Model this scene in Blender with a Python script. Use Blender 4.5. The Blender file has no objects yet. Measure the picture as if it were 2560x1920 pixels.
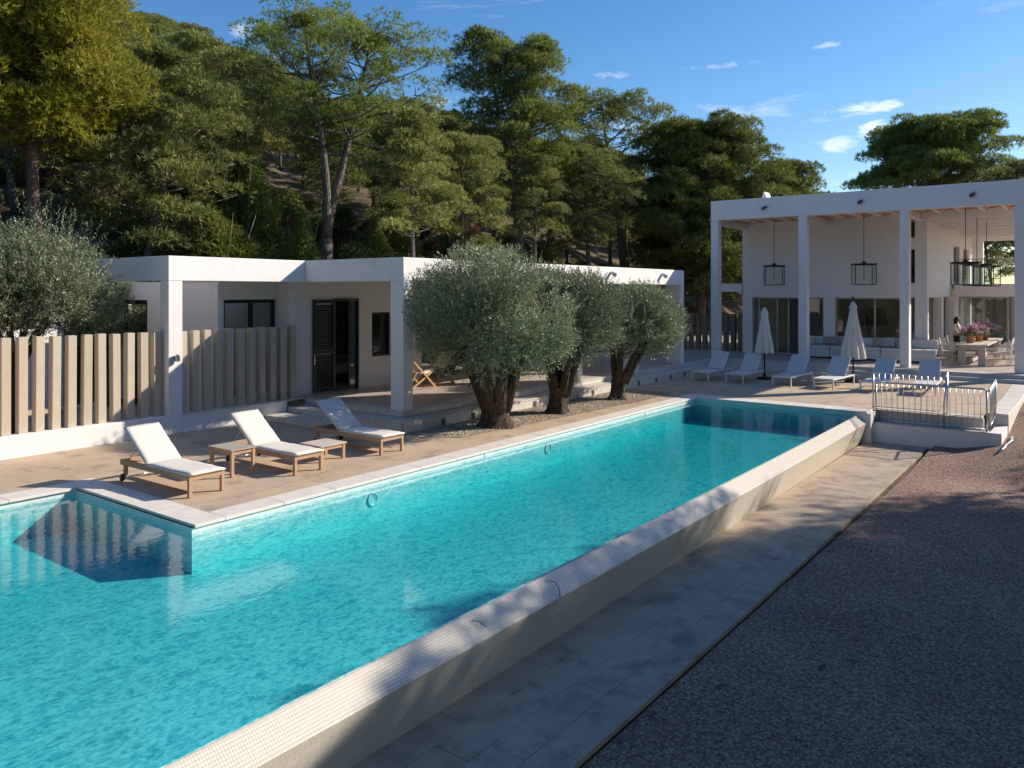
import bpy, math, random
import numpy as np
from mathutils import Vector, Matrix

random.seed(7)
SC = bpy.context.scene
COL = SC.collection
PI = math.pi
rad = math.radians

# ------------------------------------------------------------------ camera
cam = bpy.data.cameras.new('camera')
cam_o = bpy.data.objects.new('camera', cam)
COL.objects.link(cam_o)
cam_o.location = (0, 0, 3.1)
cam_o.rotation_euler = (rad(90), 0, rad(37.16 - 90))
cam.sensor_width = 36
cam.lens = 1979 / 2560 * 36
cam.shift_y = -233 / 2560
cam.clip_start = 0.1
cam.clip_end = 3000
SC.camera = cam_o

# ------------------------------------------------------------------ sun and sky
SUN_DIR = Vector((1, -.75, .70)).normalized()       # towards the sun
sun = bpy.data.lights.new('sun', 'SUN')
sun.energy = 4.6
sun.angle = rad(.55)
sun.color = (1.0, .90, .77)
sun_o = bpy.data.objects.new('sun', sun)
COL.objects.link(sun_o)
sun_o.rotation_euler = SUN_DIR.to_track_quat('Z', 'Y').to_euler()

world = bpy.data.worlds.new('World')
SC.world = world
world.use_nodes = True
wn = world.node_tree.nodes
wl = world.node_tree.links
bg = wn['Background']
sky = wn.new('ShaderNodeTexSky')
sky.sky_type = 'NISHITA'
sky.sun_disc = False
sky.sun_elevation = math.asin(SUN_DIR.z)
sky.sun_rotation = math.atan2(SUN_DIR.x, SUN_DIR.y)
sky.altitude = 0
sky.air_density = 1.0
sky.dust_density = .35
sky.ozone_density = 2.6
bg.inputs[1].default_value = .112
# thin wisps of cloud, laid out by direction
tc = wn.new('ShaderNodeTexCoord')
sep = wn.new('ShaderNodeSeparateXYZ')
wl.new(tc.outputs['Generated'], sep.inputs[0])
mp = wn.new('ShaderNodeMapping')
mp.inputs['Rotation'].default_value = (0, rad(4), rad(-25))
mp.inputs['Scale'].default_value = (2.2, 2.2, 15)
wl.new(tc.outputs['Generated'], mp.inputs[0])
n1 = wn.new('ShaderNodeTexNoise')
n1.inputs['Scale'].default_value = 1.9
n1.inputs['Detail'].default_value = 9
n1.inputs['Roughness'].default_value = .62
n1.inputs['Distortion'].default_value = .35
wl.new(mp.outputs[0], n1.inputs['Vector'])
cr = wn.new('ShaderNodeValToRGB')
cr.color_ramp.elements[0].position = .60
cr.color_ramp.elements[1].position = .80
wl.new(n1.outputs['Fac'], cr.inputs[0])
fade = wn.new('ShaderNodeMapRange')
fade.inputs['From Min'].default_value = .02
fade.inputs['From Max'].default_value = .5
fade.inputs['To Min'].default_value = .85
fade.inputs['To Max'].default_value = .1
wl.new(sep.outputs[2], fade.inputs[0])
mul = wn.new('ShaderNodeMath'); mul.operation = 'MULTIPLY'
wl.new(cr.outputs[0], mul.inputs[0]); wl.new(fade.outputs[0], mul.inputs[1])
def cloud(az, el, w, h, seed, dens):
    # a small cloud lying in one direction of the sky: soft ellipse broken up by noise
    d = Vector((math.cos(rad(az))*math.cos(rad(el)), math.sin(rad(az))*math.cos(rad(el)), math.sin(rad(el))))
    r_ = Vector((math.sin(rad(az)), -math.cos(rad(az)), 0)); u_ = r_.cross(d)
    def dot(v, sc_):
        n = wn.new('ShaderNodeVectorMath'); n.operation = 'DOT_PRODUCT'; wl.new(tc.outputs['Generated'], n.inputs[0]); n.inputs[1].default_value = v
        m = wn.new('ShaderNodeMath'); m.operation = 'DIVIDE'; wl.new(n.outputs['Value'], m.inputs[0]); m.inputs[1].default_value = sc_
        q = wn.new('ShaderNodeMath'); q.operation = 'MULTIPLY'; wl.new(m.outputs[0], q.inputs[0]); wl.new(m.outputs[0], q.inputs[1]); return q.outputs[0]
    a = wn.new('ShaderNodeMath'); a.operation = 'ADD'; wl.new(dot(r_, w), a.inputs[0]); wl.new(dot(u_-d*d.dot(u_), h), a.inputs[1])
    n = wn.new('ShaderNodeTexNoise'); n.inputs['Scale'].default_value = 26; n.inputs['Detail'].default_value = 8; n.inputs['Roughness'].default_value = .6; n.inputs['Distortion'].default_value = .6
    mp2 = wn.new('ShaderNodeMapping'); mp2.inputs['Location'].default_value = (seed, seed*.7, 0); mp2.inputs['Scale'].default_value = (1, 1, 2.6)
    wl.new(tc.outputs['Generated'], mp2.inputs[0]); wl.new(mp2.outputs[0], n.inputs['Vector'])
    s = wn.new('ShaderNodeMath'); s.operation = 'MULTIPLY_ADD'; s.inputs[1].default_value = 6.5; s.inputs[2].default_value = -2.75; wl.new(n.outputs['Fac'], s.inputs[0])
    b_ = wn.new('ShaderNodeMath'); b_.operation = 'SUBTRACT'; wl.new(s.outputs[0], b_.inputs[0]); wl.new(a.outputs[0], b_.inputs[1])
    k = wn.new('ShaderNodeMapRange'); k.inputs['From Min'].default_value = -.5; k.inputs['From Max'].default_value = 1.3; k.inputs['To Max'].default_value = dens
    wl.new(b_.outputs[0], k.inputs[0])
    # only the half of the sky the cloud is in
    g = wn.new('ShaderNodeVectorMath'); g.operation = 'DOT_PRODUCT'; wl.new(tc.outputs['Generated'], g.inputs[0]); g.inputs[1].default_value = d
    c = wn.new('ShaderNodeMath'); c.operation = 'GREATER_THAN'; c.inputs[1].default_value = .5; wl.new(g.outputs['Value'], c.inputs[0])
    f = wn.new('ShaderNodeMath'); f.operation = 'MULTIPLY'; wl.new(k.outputs[0], f.inputs[0]); wl.new(c.outputs[0], f.inputs[1])
    return f.outputs[0]
for args in ((13.1, 11.9, .042, .008, 1.3, .85), (12.7, 10.5, .022, .010, 4.1, .95), (15.1, 9.8, .022, .010, 7.7, .6), (22.4, 15.4, .045, .004, 2.9, .35), (42.5, 13.6, .022, .010, 5.2, .7), (55.1, 17.3, .03, .010, 6.6, .5), (15.6, 16.1, .02, .004, 8.8, .5), (30.0, 15.1, .022, .005, 3.3, .45)):
    am = wn.new('ShaderNodeMath'); am.operation = 'MAXIMUM'; wl.new(mul.outputs[0], am.inputs[0]); wl.new(cloud(*args), am.inputs[1]); mul = am
mx = wn.new('ShaderNodeMix'); mx.data_type = 'RGBA'
wl.new(mul.outputs[0], mx.inputs[0])
hs_ = wn.new('ShaderNodeHueSaturation'); hs_.inputs['Saturation'].default_value = 1.30; hs_.inputs['Hue'].default_value = .503
wl.new(sky.outputs[0], hs_.inputs['Color']); wl.new(hs_.outputs[0], mx.inputs[6])
mx.inputs[7].default_value = (8.2, 8.4, 8.8, 1)
wl.new(mx.outputs[2], bg.inputs[0])

SC.view_settings.view_transform = 'Standard'
SC.view_settings.look = 'None'
SC.view_settings.exposure = .50
SC.view_settings.gamma = 1
SC.view_settings.use_curve_mapping = False
SC.cycles.max_bounces = 10
SC.cycles.transparent_max_bounces = 24
SC.cycles.use_denoising = True
SC.cycles.sample_clamp_indirect = 6
SC.cycles.caustics_reflective = False
SC.cycles.caustics_refractive = False

# ------------------------------------------------------------------ helpers
def tag(o, label=None, cat=None, group=None, kind=None):
    if label: o['label'] = label
    if cat: o['category'] = cat
    if group: o['group'] = group
    if kind: o['kind'] = kind
    return o

def empty(name, loc=(0, 0, 0), rz=0, label=None, cat=None, group=None, kind=None):
    o = bpy.data.objects.new(name, None)
    COL.objects.link(o)
    o.empty_display_size = .2
    o.location = loc
    o.rotation_euler = (0, 0, rz)
    return tag(o, label, cat, group, kind)

def copy_tree(o, parent=None):
    c = o.copy()
    COL.objects.link(c)
    if parent is not None:
        c.parent = parent
    for ch in list(o.children):
        copy_tree(ch, c)
    return c

def link_mesh(name, me, mat=None, parent=None):
    o = bpy.data.objects.new(name, me)
    COL.objects.link(o)
    if parent is not None: o.parent = parent
    if mat is not None and not me.materials: me.materials.append(mat)
    return o

class MB:
    """collects shapes and links them as one mesh object"""
    def __init__(s): s.v = []; s.f = []; s.sm = []
    def add(s, vs, fs, smooth=False):
        n = len(s.v)
        s.v += [tuple(p) for p in vs]
        s.f += [tuple(i + n for i in f) for f in fs]
        s.sm += [smooth] * len(fs)
        return s
    def box(s, x0, x1, y0, y1, z0, z1, M=None):
        if x0 > x1: x0, x1 = x1, x0
        if y0 > y1: y0, y1 = y1, y0
        if z0 > z1: z0, z1 = z1, z0
        vs = [(x0,y0,z0),(x1,y0,z0),(x1,y1,z0),(x0,y1,z0),(x0,y0,z1),(x1,y0,z1),(x1,y1,z1),(x0,y1,z1)]
        if M is not None: vs = [M @ Vector(p) for p in vs]
        return s.add(vs, [(0,3,2,1),(4,5,6,7),(0,1,5,4),(1,2,6,5),(2,3,7,6),(3,0,4,7)])
    def bar(s, a, b, w, h=None, up=(0, 0, 1)):
        """square bar from a to b"""
        h = h or w
        a = Vector(a); b = Vector(b); d = (b - a); L = d.length; d.normalize()
        up = Vector(up)
        if abs(d.dot(up)) > .99: up = Vector((1, 0, 0))
        sx = d.cross(up).normalized(); sz = sx.cross(d).normalized()
        M = Matrix((( *sx, 0), (*d, 0), (*sz, 0), (0, 0, 0, 1))).transposed()
        M.translation = a
        return s.box(-w/2, w/2, 0, L, -h/2, h/2, M)
    def tube(s, pts, rs, n=8, cap=True):
        pts = [Vector(p) for p in pts]
        if not hasattr(rs, '__len__'): rs = [rs] * len(pts)
        rings = []; ref = Vector((.3, .9, .2))
        for i, p in enumerate(pts):
            d = (pts[min(i+1, len(pts)-1)] - pts[max(i-1, 0)]).normalized()
            u = d.cross(ref)
            if u.length < .05: u = d.cross(Vector((1, 0, .1)))
            u.normalize(); w = d.cross(u).normalized()
            rings.append([p + (u*math.cos(t) + w*math.sin(t))*rs[i] for t in [2*PI*k/n for k in range(n)]])
        vs = [q for r in rings for q in r]; fs = []
        for i in range(len(pts)-1):
            for k in range(n):
                a = i*n+k; b = i*n+(k+1) % n
                fs.append((a, b, b+n, a+n))
        s.add(vs, fs, True)
        if cap:
            m = len(s.v) - len(vs)
            s.f.append(tuple(m+k for k in reversed(range(n)))); s.sm.append(False)
            s.f.append(tuple(m+len(vs)-n+k for k in range(n))); s.sm.append(False)
        return s
    def lathe(s, prof, n=20, c=(0, 0, 0), wob=None):
        vs = []; fs = []
        for i, (r, z) in enumerate(prof):
            for k in range(n):
                t = 2*PI*k/n
                rr = r*(wob(t, i) if wob else 1)
                vs.append((c[0]+rr*math.cos(t), c[1]+rr*math.sin(t), c[2]+z))
        for i in range(len(prof)-1):
            for k in range(n):
                a = i*n+k; b = i*n+(k+1) % n
                fs.append((a, b, b+n, a+n))
        return s.add(vs, fs, True)
    def build(s, name, mat, parent=None, bevel=0, M=None, seg=1, auto=None):
        me = bpy.data.meshes.new(name)
        v = s.v if M is None else [tuple(M @ Vector(p)) for p in s.v]
        me.from_pydata(v, [], s.f)
        me.polygons.foreach_set('use_smooth', s.sm)
        me.update()
        o = link_mesh(name, me, mat, parent)
        if bevel:
            b = o.modifiers.new('bevel', 'BEVEL')
            b.width = bevel; b.segments = seg; b.limit_method = 'ANGLE'; b.angle_limit = rad(35)
        return o

def grid_mesh(name, X, Y, Z, mat, parent=None, smooth=True):
    ny, nx = X.shape
    v = np.stack([X, Y, Z], -1).reshape(-1, 3)
    idx = np.arange(nx*ny).reshape(ny, nx)
    q = np.stack([idx[:-1, :-1], idx[:-1, 1:], idx[1:, 1:], idx[1:, :-1]], -1).reshape(-1, 4)
    me = quad_mesh(name, v, q)
    me.polygons.foreach_set('use_smooth', [smooth]*len(q))
    return link_mesh(name, me, mat, parent)

def quad_mesh(name, v, q):
    me = bpy.data.meshes.new(name)
    me.vertices.add(len(v)); me.vertices.foreach_set('co', np.ascontiguousarray(v, dtype=np.float32).ravel())
    me.loops.add(len(q)*4); me.loops.foreach_set('vertex_index', np.ascontiguousarray(q, dtype=np.int32).ravel())
    me.polygons.add(len(q))
    me.polygons.foreach_set('loop_start', np.arange(0, len(q)*4, 4, dtype=np.int32))
    me.update(calc_edges=True)
    me.validate()
    return me

# ------------------------------------------------------------------ materials
def mat(name, col, rough=.6, metal=0, var=None, bump=None, coord='Object', spec=.5, col2=None, extra=None):
    """var = (scale, amount); bump = [(scale, strength, dist), ...]; col2 = (colour, scale, lo, hi) stains"""
    m = bpy.data.materials.new(name); m.use_nodes = True
    nt = m.node_tree; N = nt.nodes; L = nt.links
    P = N['Principled BSDF']
    P.inputs['Roughness'].default_value = rough
    P.inputs['Metallic'].default_value = metal
    P.inputs['Specular IOR Level'].default_value = spec
    P.inputs['Base Color'].default_value = (*col, 1)
    t = N.new('ShaderNodeTexCoord')
    if coord == 'World':      # position in the scene, so that pieces laid side by side do not repeat
        gp = N.new('ShaderNodeNewGeometry')
        class _T: outputs = {'World': gp.outputs['Position'], 'Object': gp.outputs['Position']}
        t = _T()
    out = None
    if var:
        n = N.new('ShaderNodeTexNoise'); n.inputs['Scale'].default_value = var[0]; n.inputs['Detail'].default_value = 6
        n.inputs['Roughness'].default_value = .6
        L.new(t.outputs[coord], n.inputs['Vector'])
        mr = N.new('ShaderNodeMapRange'); mr.inputs['From Min'].default_value = .25; mr.inputs['From Max'].default_value = .75
        mr.inputs['To Min'].default_value = 1-var[1]; mr.inputs['To Max'].default_value = 1+var[1]
        L.new(n.outputs['Fac'], mr.inputs[0])
        c = N.new('ShaderNodeVectorMath'); c.operation = 'SCALE'
        c.inputs[0].default_value = col
        L.new(mr.outputs[0], c.inputs['Scale'])
        out = c.outputs[0]
    if col2:
        n = N.new('ShaderNodeTexNoise'); n.inputs['Scale'].default_value = col2[1]; n.inputs['Detail'].default_value = 8
        n.inputs['Roughness'].default_value = .65
        L.new(t.outputs[coord], n.inputs['Vector'])
        mr = N.new('ShaderNodeMapRange'); mr.inputs['From Min'].default_value = col2[2]; mr.inputs['From Max'].default_value = col2[3]
        L.new(n.outputs['Fac'], mr.inputs[0])
        x = N.new('ShaderNodeMix'); x.data_type = 'RGBA'
        L.new(mr.outputs[0], x.inputs[0])
        if out is not None: L.new(out, x.inputs[6])
        else: x.inputs[6].default_value = (*col, 1)
        x.inputs[7].default_value = (*col2[0], 1)
        out = x.outputs[2]
    if out is not None: L.new(out, P.inputs['Base Color'])
    if bump:
        prev = None
        for (sc_, st, di) in bump:
            n = N.new('ShaderNodeTexNoise'); n.inputs['Scale'].default_value = sc_; n.inputs['Detail'].default_value = 5
            L.new(t.outputs[coord], n.inputs['Vector'])
            b = N.new('ShaderNodeBump'); b.inputs['Strength'].default_value = st; b.inputs['Distance'].default_value = di
            L.new(n.outputs['Fac'], b.inputs['Height'])
            if prev: L.new(prev.outputs[0], b.inputs['Normal'])
            prev = b
        L.new(prev.outputs[0], P.inputs['Normal'])
    if extra: extra(nt, P, t)
    return m

def nodes(m): return m.node_tree.nodes, m.node_tree.links

PLASTER = mat('white_plaster', (.81, .785, .765), .85, var=(.9, .03), bump=[(2.2, .25, .03), (90, .15, .002)], coord='World',
              col2=((.66, .63, .59), 1.3, .60, .85))
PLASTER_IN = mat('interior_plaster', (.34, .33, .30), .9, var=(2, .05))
MARBLE = mat('pale_stone', (.62, .58, .53), .5, coord='World', var=(3, .10), bump=[(25, .1, .003)], col2=((.42, .39, .35), 5, .52, .8))
COPE = mat('coping_stone', (.76, .69, .61), .55, coord='World', var=(4, .08), bump=[(30, .1, .003)], col2=((.58, .53, .47), 3, .55, .8))
FLOORT = mat('terrace_stone_floor', (.50, .42, .36), .45, var=(2.5, .08), bump=[(20, .06, .002)])
BLACK = mat('black_metal', (.012, .013, .014), .45)
DKGREEN = mat('dark_green_paint', (.010, .017, .018), .5)
DARKF = mat('dark_window_frame', (.012, .013, .014), .4)
ALU = mat('grey_aluminium_frame', (.36, .36, .34), .45, metal=.3)
STEEL = mat('brushed_steel', (.55, .55, .55), .28, metal=1)
WMETAL = mat('white_powder_coat', (.74, .74, .74), .4)
MESHF = mat('white_sling_fabric', (.62, .61, .60), .8, bump=[(400, .3, .001)])
CUSH = mat('cream_cushion_fabric', (.72, .66, .585), .9, var=(6, .03), bump=[(14, .35, .012), (300, .2, .001)])
SOFA = mat('white_sofa_fabric', (.70, .68, .66), .9, bump=[(8, .3, .02)])
PARA = mat('parasol_canvas', (.72, .68, .61), .9, var=(5, .04), bump=[(20, .2, .01)])
TERRA = mat('terracotta', (.50, .22, .10), .8, var=(8, .12))
VAULT = mat('terracotta_vault', (.66, .36, .20), .85, var=(3, .08))
HAIR = mat('dark_brown_hair', (.018, .010, .008), .5, bump=[(60, .5, .01)])
SKIN = mat('skin', (.52, .32, .23), .5)
CLOTHW = mat('cream_top', (.72, .69, .62), .9, bump=[(20, .3, .01)])
CLOTHB = mat('black_trousers', (.012, .012, .014), .9)

def wood(name, c1, c2, scale=(1, 14, 14)):
    def ex(nt, P, t):
        N, L = nt.nodes, nt.links
        mp = N.new('ShaderNodeMapping'); mp.inputs['Scale'].default_value = scale
        L.new(t.outputs['Object'], mp.inputs[0])
        n = N.new('ShaderNodeTexNoise'); n.inputs['Scale'].default_value = 3; n.inputs['Detail'].default_value = 8; n.inputs['Roughness'].default_value = .7
        L.new(mp.outputs[0], n.inputs['Vector'])
        x = N.new('ShaderNodeMix'); x.data_type = 'RGBA'; x.inputs[6].default_value = (*c1, 1); x.inputs[7].default_value = (*c2, 1)
        mr = N.new('ShaderNodeMapRange'); mr.inputs['From Min'].default_value = .35; mr.inputs['From Max'].default_value = .65
        L.new(n.outputs['Fac'], mr.inputs[0]); L.new(mr.outputs[0], x.inputs[0]); L.new(x.outputs[2], P.inputs['Base Color'])
        b = N.new('ShaderNodeBump'); b.inputs['Strength'].default_value = .3; b.inputs['Distance'].default_value = .004
        L.new(n.outputs['Fac'], b.inputs['Height']); L.new(b.outputs[0], P.inputs['Normal'])
    return mat(name, c1, .7, extra=ex)

TEAK = wood('weathered_teak', (.50, .33, .20), (.38, .25, .16))
TEAKG = wood('silvered_teak', (.44, .38, .30), (.30, .26, .21))
BOARD = wood('pale_concrete_board', (.57, .475, .37), (.49, .41, .31), (9, 9, .8))
BOARDD = wood('dark_timber_board', (.20, .16, .12), (.14, .11, .085), (9, 9, .8))
TABLEW = wood('whitewashed_wood', (.66, .58, .50), (.42, .35, .29), (1, 10, 10))
BAMBOO = wood('bamboo', (.55, .33, .13), (.42, .24, .09))

def front_only(N, L, fac):
    # mirror reflection only on the outer side of a pane or water surface
    g = N.new('ShaderNodeNewGeometry'); a = N.new('ShaderNodeMath'); a.operation = 'SUBTRACT'; a.inputs[0].default_value = 1
    L.new(g.outputs['Backfacing'], a.inputs[1])
    m = N.new('ShaderNodeMath'); m.operation = 'MULTIPLY'; L.new(fac, m.inputs[0]); L.new(a.outputs[0], m.inputs[1])
    return m.outputs[0]
def glass_mat(name, tint=(.80, .84, .82), refl=1.75):
    m = bpy.data.materials.new(name); m.use_nodes = True
    N, L = nodes(m); N.clear()
    o = N.new('ShaderNodeOutputMaterial')
    tr = N.new('ShaderNodeBsdfTransparent'); tr.inputs[0].default_value = (*tint, 1)
    gl = N.new('ShaderNodeBsdfGlossy'); gl.inputs['Roughness'].default_value = .01
    fr = N.new('ShaderNodeFresnel'); fr.inputs['IOR'].default_value = refl
    ms = N.new('ShaderNodeMixShader')
    L.new(front_only(N, L, fr.outputs[0]), ms.inputs[0]); L.new(tr.outputs[0], ms.inputs[1]); L.new(gl.outputs[0], ms.inputs[2]); L.new(ms.outputs[0], o.inputs[0])
    return m
GLASS = glass_mat('window_glass')
GLASSC = glass_mat('clear_glass', (.955, .975, .965), 1.35)

def leaf_mat(name, c_lo, c_hi, trans=.35, rough=.55, hue=.0, spec=.3):
    m = bpy.data.materials.new(name); m.use_nodes = True
    N, L = nodes(m); P = N['Principled BSDF']
    g = N.new('ShaderNodeNewGeometry'); t = N.new('ShaderNodeTexCoord'); oi = N.new('ShaderNodeObjectInfo')
    n = N.new('ShaderNodeTexNoise'); n.inputs['Scale'].default_value = .55; n.inputs['Detail'].default_value = 3
    ad = N.new('ShaderNodeVectorMath'); ad.operation = 'ADD'
    sc = N.new('ShaderNodeVectorMath'); sc.operation = 'SCALE'; sc.inputs[0].default_value = (37, 17, 11)
    L.new(oi.outputs['Random'], sc.inputs['Scale'])
    L.new(t.outputs['Object'], ad.inputs[0]); L.new(sc.outputs[0], ad.inputs[1]); L.new(ad.outputs[0], n.inputs['Vector'])
    a = N.new('ShaderNodeMath'); a.operation = 'MULTIPLY_ADD'; a.inputs[1].default_value = .55
    L.new(g.outputs['Random Per Island'], a.inputs[0])
    mr = N.new('ShaderNodeMapRange'); mr.inputs['From Min'].default_value = .32; mr.inputs['From Max'].default_value = .68; mr.inputs['To Max'].default_value = .55
    L.new(n.outputs['Fac'], mr.inputs[0]); L.new(mr.outputs[0], a.inputs[2])
    x = N.new('ShaderNodeMix'); x.data_type = 'RGBA'; x.inputs[6].default_value = (*c_lo, 1); x.inputs[7].default_value = (*c_hi, 1)
    L.new(a.outputs[0], x.inputs[0])
    # each tree has its own tone
    hs = N.new('ShaderNodeHueSaturation')
    mv = N.new('ShaderNodeMapRange'); mv.inputs['To Min'].default_value = .78; mv.inputs['To Max'].default_value = 1.22
    L.new(oi.outputs['Random'], mv.inputs[0]); L.new(mv.outputs[0], hs.inputs['Value'])
    mh = N.new('ShaderNodeMapRange'); mh.inputs['To Min'].default_value = .5-hue; mh.inputs['To Max'].default_value = .5+hue
    r2 = N.new('ShaderNodeMath'); r2.operation = 'FRACT'; r3 = N.new('ShaderNodeMath'); r3.operation = 'MULTIPLY'; r3.inputs[1].default_value = 7.31
    L.new(oi.outputs['Random'], r3.inputs[0]); L.new(r3.outputs[0], r2.inputs[0]); L.new(r2.outputs[0], mh.inputs[0]); L.new(mh.outputs[0], hs.inputs['Hue'])
    L.new(x.outputs[2], hs.inputs['Color'])
    L.new(hs.outputs[0], P.inputs['Base Color'])
    P.inputs['Roughness'].default_value = rough; P.inputs['Specular IOR Level'].default_value = spec
    tr = N.new('ShaderNodeBsdfTranslucent'); L.new(hs.outputs[0], tr.inputs[0])
    ms = N.new('ShaderNodeMixShader'); ms.inputs[0].default_value = trans
    L.new(P.outputs[0], ms.inputs[1]); L.new(tr.outputs[0], ms.inputs[2])
    L.new(ms.outputs[0], N['Material Output'].inputs[0])
    return m

PINE = leaf_mat('pine_needles', (.075, .105, .022), (.30, .345, .075), .38, hue=.015)
PINE_Y = leaf_mat('sunny_pine_needles', (.17, .19, .022), (.50, .47, .055), .42)  # yellower copy of the pine needles: sunlit tone put into the leaf colour
PINE_F = leaf_mat('far_pine_needles', (.095, .12, .035), (.36, .37, .11), .3, hue=.02)  # lighter than the near pines: distance haze put into the needle colour
OLIVE = leaf_mat('olive_leaves', (.05, .075, .028), (.42, .46, .27), .22, rough=.45, spec=.5)
SHRUB = leaf_mat('shrub_leaves', (.06, .095, .025), (.22, .26, .07), .3, hue=.03)
SCRUB_R = leaf_mat('reddish_scrub_leaves', (.12, .075, .04), (.30, .18, .10), .3, hue=.03)
def bark(name, c1, c2, sc=(6, 6, 1.6)):
    def ex(nt, P, t):
        N, L = nt.nodes, nt.links
        mp = N.new('ShaderNodeMapping'); mp.inputs['Scale'].default_value = sc
        L.new(t.outputs['Object'], mp.inputs[0])
        n = N.new('ShaderNodeTexVoronoi'); n.inputs['Scale'].default_value = 3.2
        n2 = N.new('ShaderNodeTexNoise'); n2.inputs['Scale'].default_value = 2; n2.inputs['Detail'].default_value = 8
        L.new(mp.outputs[0], n.inputs['Vector']); L.new(mp.outputs[0], n2.inputs['Vector'])
        x = N.new('ShaderNodeMix'); x.data_type = 'RGBA'; x.inputs[6].default_value = (*c1, 1); x.inputs[7].default_value = (*c2, 1)
        mr = N.new('ShaderNodeMapRange'); mr.inputs['From Min'].default_value = .35; mr.inputs['From Max'].default_value = .65
        L.new(n2.outputs['Fac'], mr.inputs[0]); L.new(mr.outputs[0], x.inputs[0]); L.new(x.outputs[2], P.inputs['Base Color'])
        am = N.new('ShaderNodeMath'); am.operation = 'ADD'; L.new(n.outputs['Distance'], am.inputs[0]); L.new(n2.outputs['Fac'], am.inputs[1])
        b = N.new('ShaderNodeBump'); b.inputs['Strength'].default_value = .9; b.inputs['Distance'].default_value = .05
        L.new(am.outputs[0], b.inputs['Height']); L.new(b.outputs[0], P.inputs['Normal'])
    return mat(name, c1, .95, extra=ex, spec=.2)
BARK = bark('pine_bark', (.20, .13, .10), (.10, .070, .058))
BARKG = bark('grey_pine_bark', (.20, .17, .145), (.10, .085, .075))
BARKO = bark('olive_bark', (.13, .10, .075), (.045, .035, .028), (9, 9, 2))
# ------------------------------------------------------------------ foliage
def leaf_quads(c, d, L, W, rg, jit=.25):
    """one diamond shaped blade per centre, pointing along d"""
    n = len(c)
    d = d/np.maximum(np.linalg.norm(d, axis=1), 1e-6)[:, None]
    r = rg.normal(0, 1, (n, 3))
    s = np.cross(d, r); s /= np.maximum(np.linalg.norm(s, axis=1), 1e-6)[:, None]
    l = (L*(1+jit*rg.normal(0, 1, n)).clip(.45, 1.7))[:, None]
    w = (W*(1+jit*rg.normal(0, 1, n)).clip(.45, 1.7))[:, None]
    nn = np.cross(s, d)
    mid = c+d*l*.45+nn*l*.06
    v = np.stack([c, mid+s*w*.5, c+d*l, mid-s*w*.5], 1).reshape(-1, 3)
    return v
def leaf_mesh(name, c, d, L, W, rg, jit=.25):
    v = leaf_quads(np.asarray(c, float), np.asarray(d, float), L, W, rg, jit)
    q = np.arange(len(v)).reshape(-1, 4)
    me = bpy.data.meshes.new(name)
    me.vertices.add(len(v)); me.vertices.foreach_set('co', v.astype(np.float32).ravel())
    me.loops.add(len(v)); me.loops.foreach_set('vertex_index', q.astype(np.int32).ravel())
    me.polygons.add(len(q)); me.polygons.foreach_set('loop_start', np.arange(0, len(v), 4, dtype=np.int32))
    me.update(calc_edges=True)
    return me
def leaf_obj(name, c, d, L, W, M_, rg, parent=None, jit=.25):
    return link_mesh(name, leaf_mesh(name, c, d, L, W, rg, jit), M_, parent)
PINK = leaf_mat('pink_petals', (.45, .13, .38), (.80, .42, .66), .3)
def unit(v): return v/np.maximum(np.linalg.norm(v, axis=-1, keepdims=True), 1e-9)

def tufts_pads(rg, pads, n_tuft, blades, L, W, flat=.6, up=.45, spread=.75):
    """pads: list of (centre, radius). returns centres and directions of the blades"""
    C, D = [], []
    for (pc, pr) in pads:
        n = max(6, int(n_tuft*(pr/.7)**2))
        u = unit(rg.normal(0, 1, (n, 3)))
        u[:, 2] = np.where(u[:, 2] < -.35, -u[:, 2], u[:, 2])
        rr = pr*(.45+.55*rg.random(n)**.5)
        p = np.asarray(pc)+u*rr[:, None]*np.array([1, 1, flat])
        t = unit(u+np.array([0, 0, up])+rg.normal(0, .35, (n, 3)))
        C.append(np.repeat(p, blades, 0)); D.append(unit(np.repeat(t, blades, 0)+rg.normal(0, spread, (n*blades, 3))*.7))
    return np.concatenate(C), np.concatenate(D)

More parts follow.
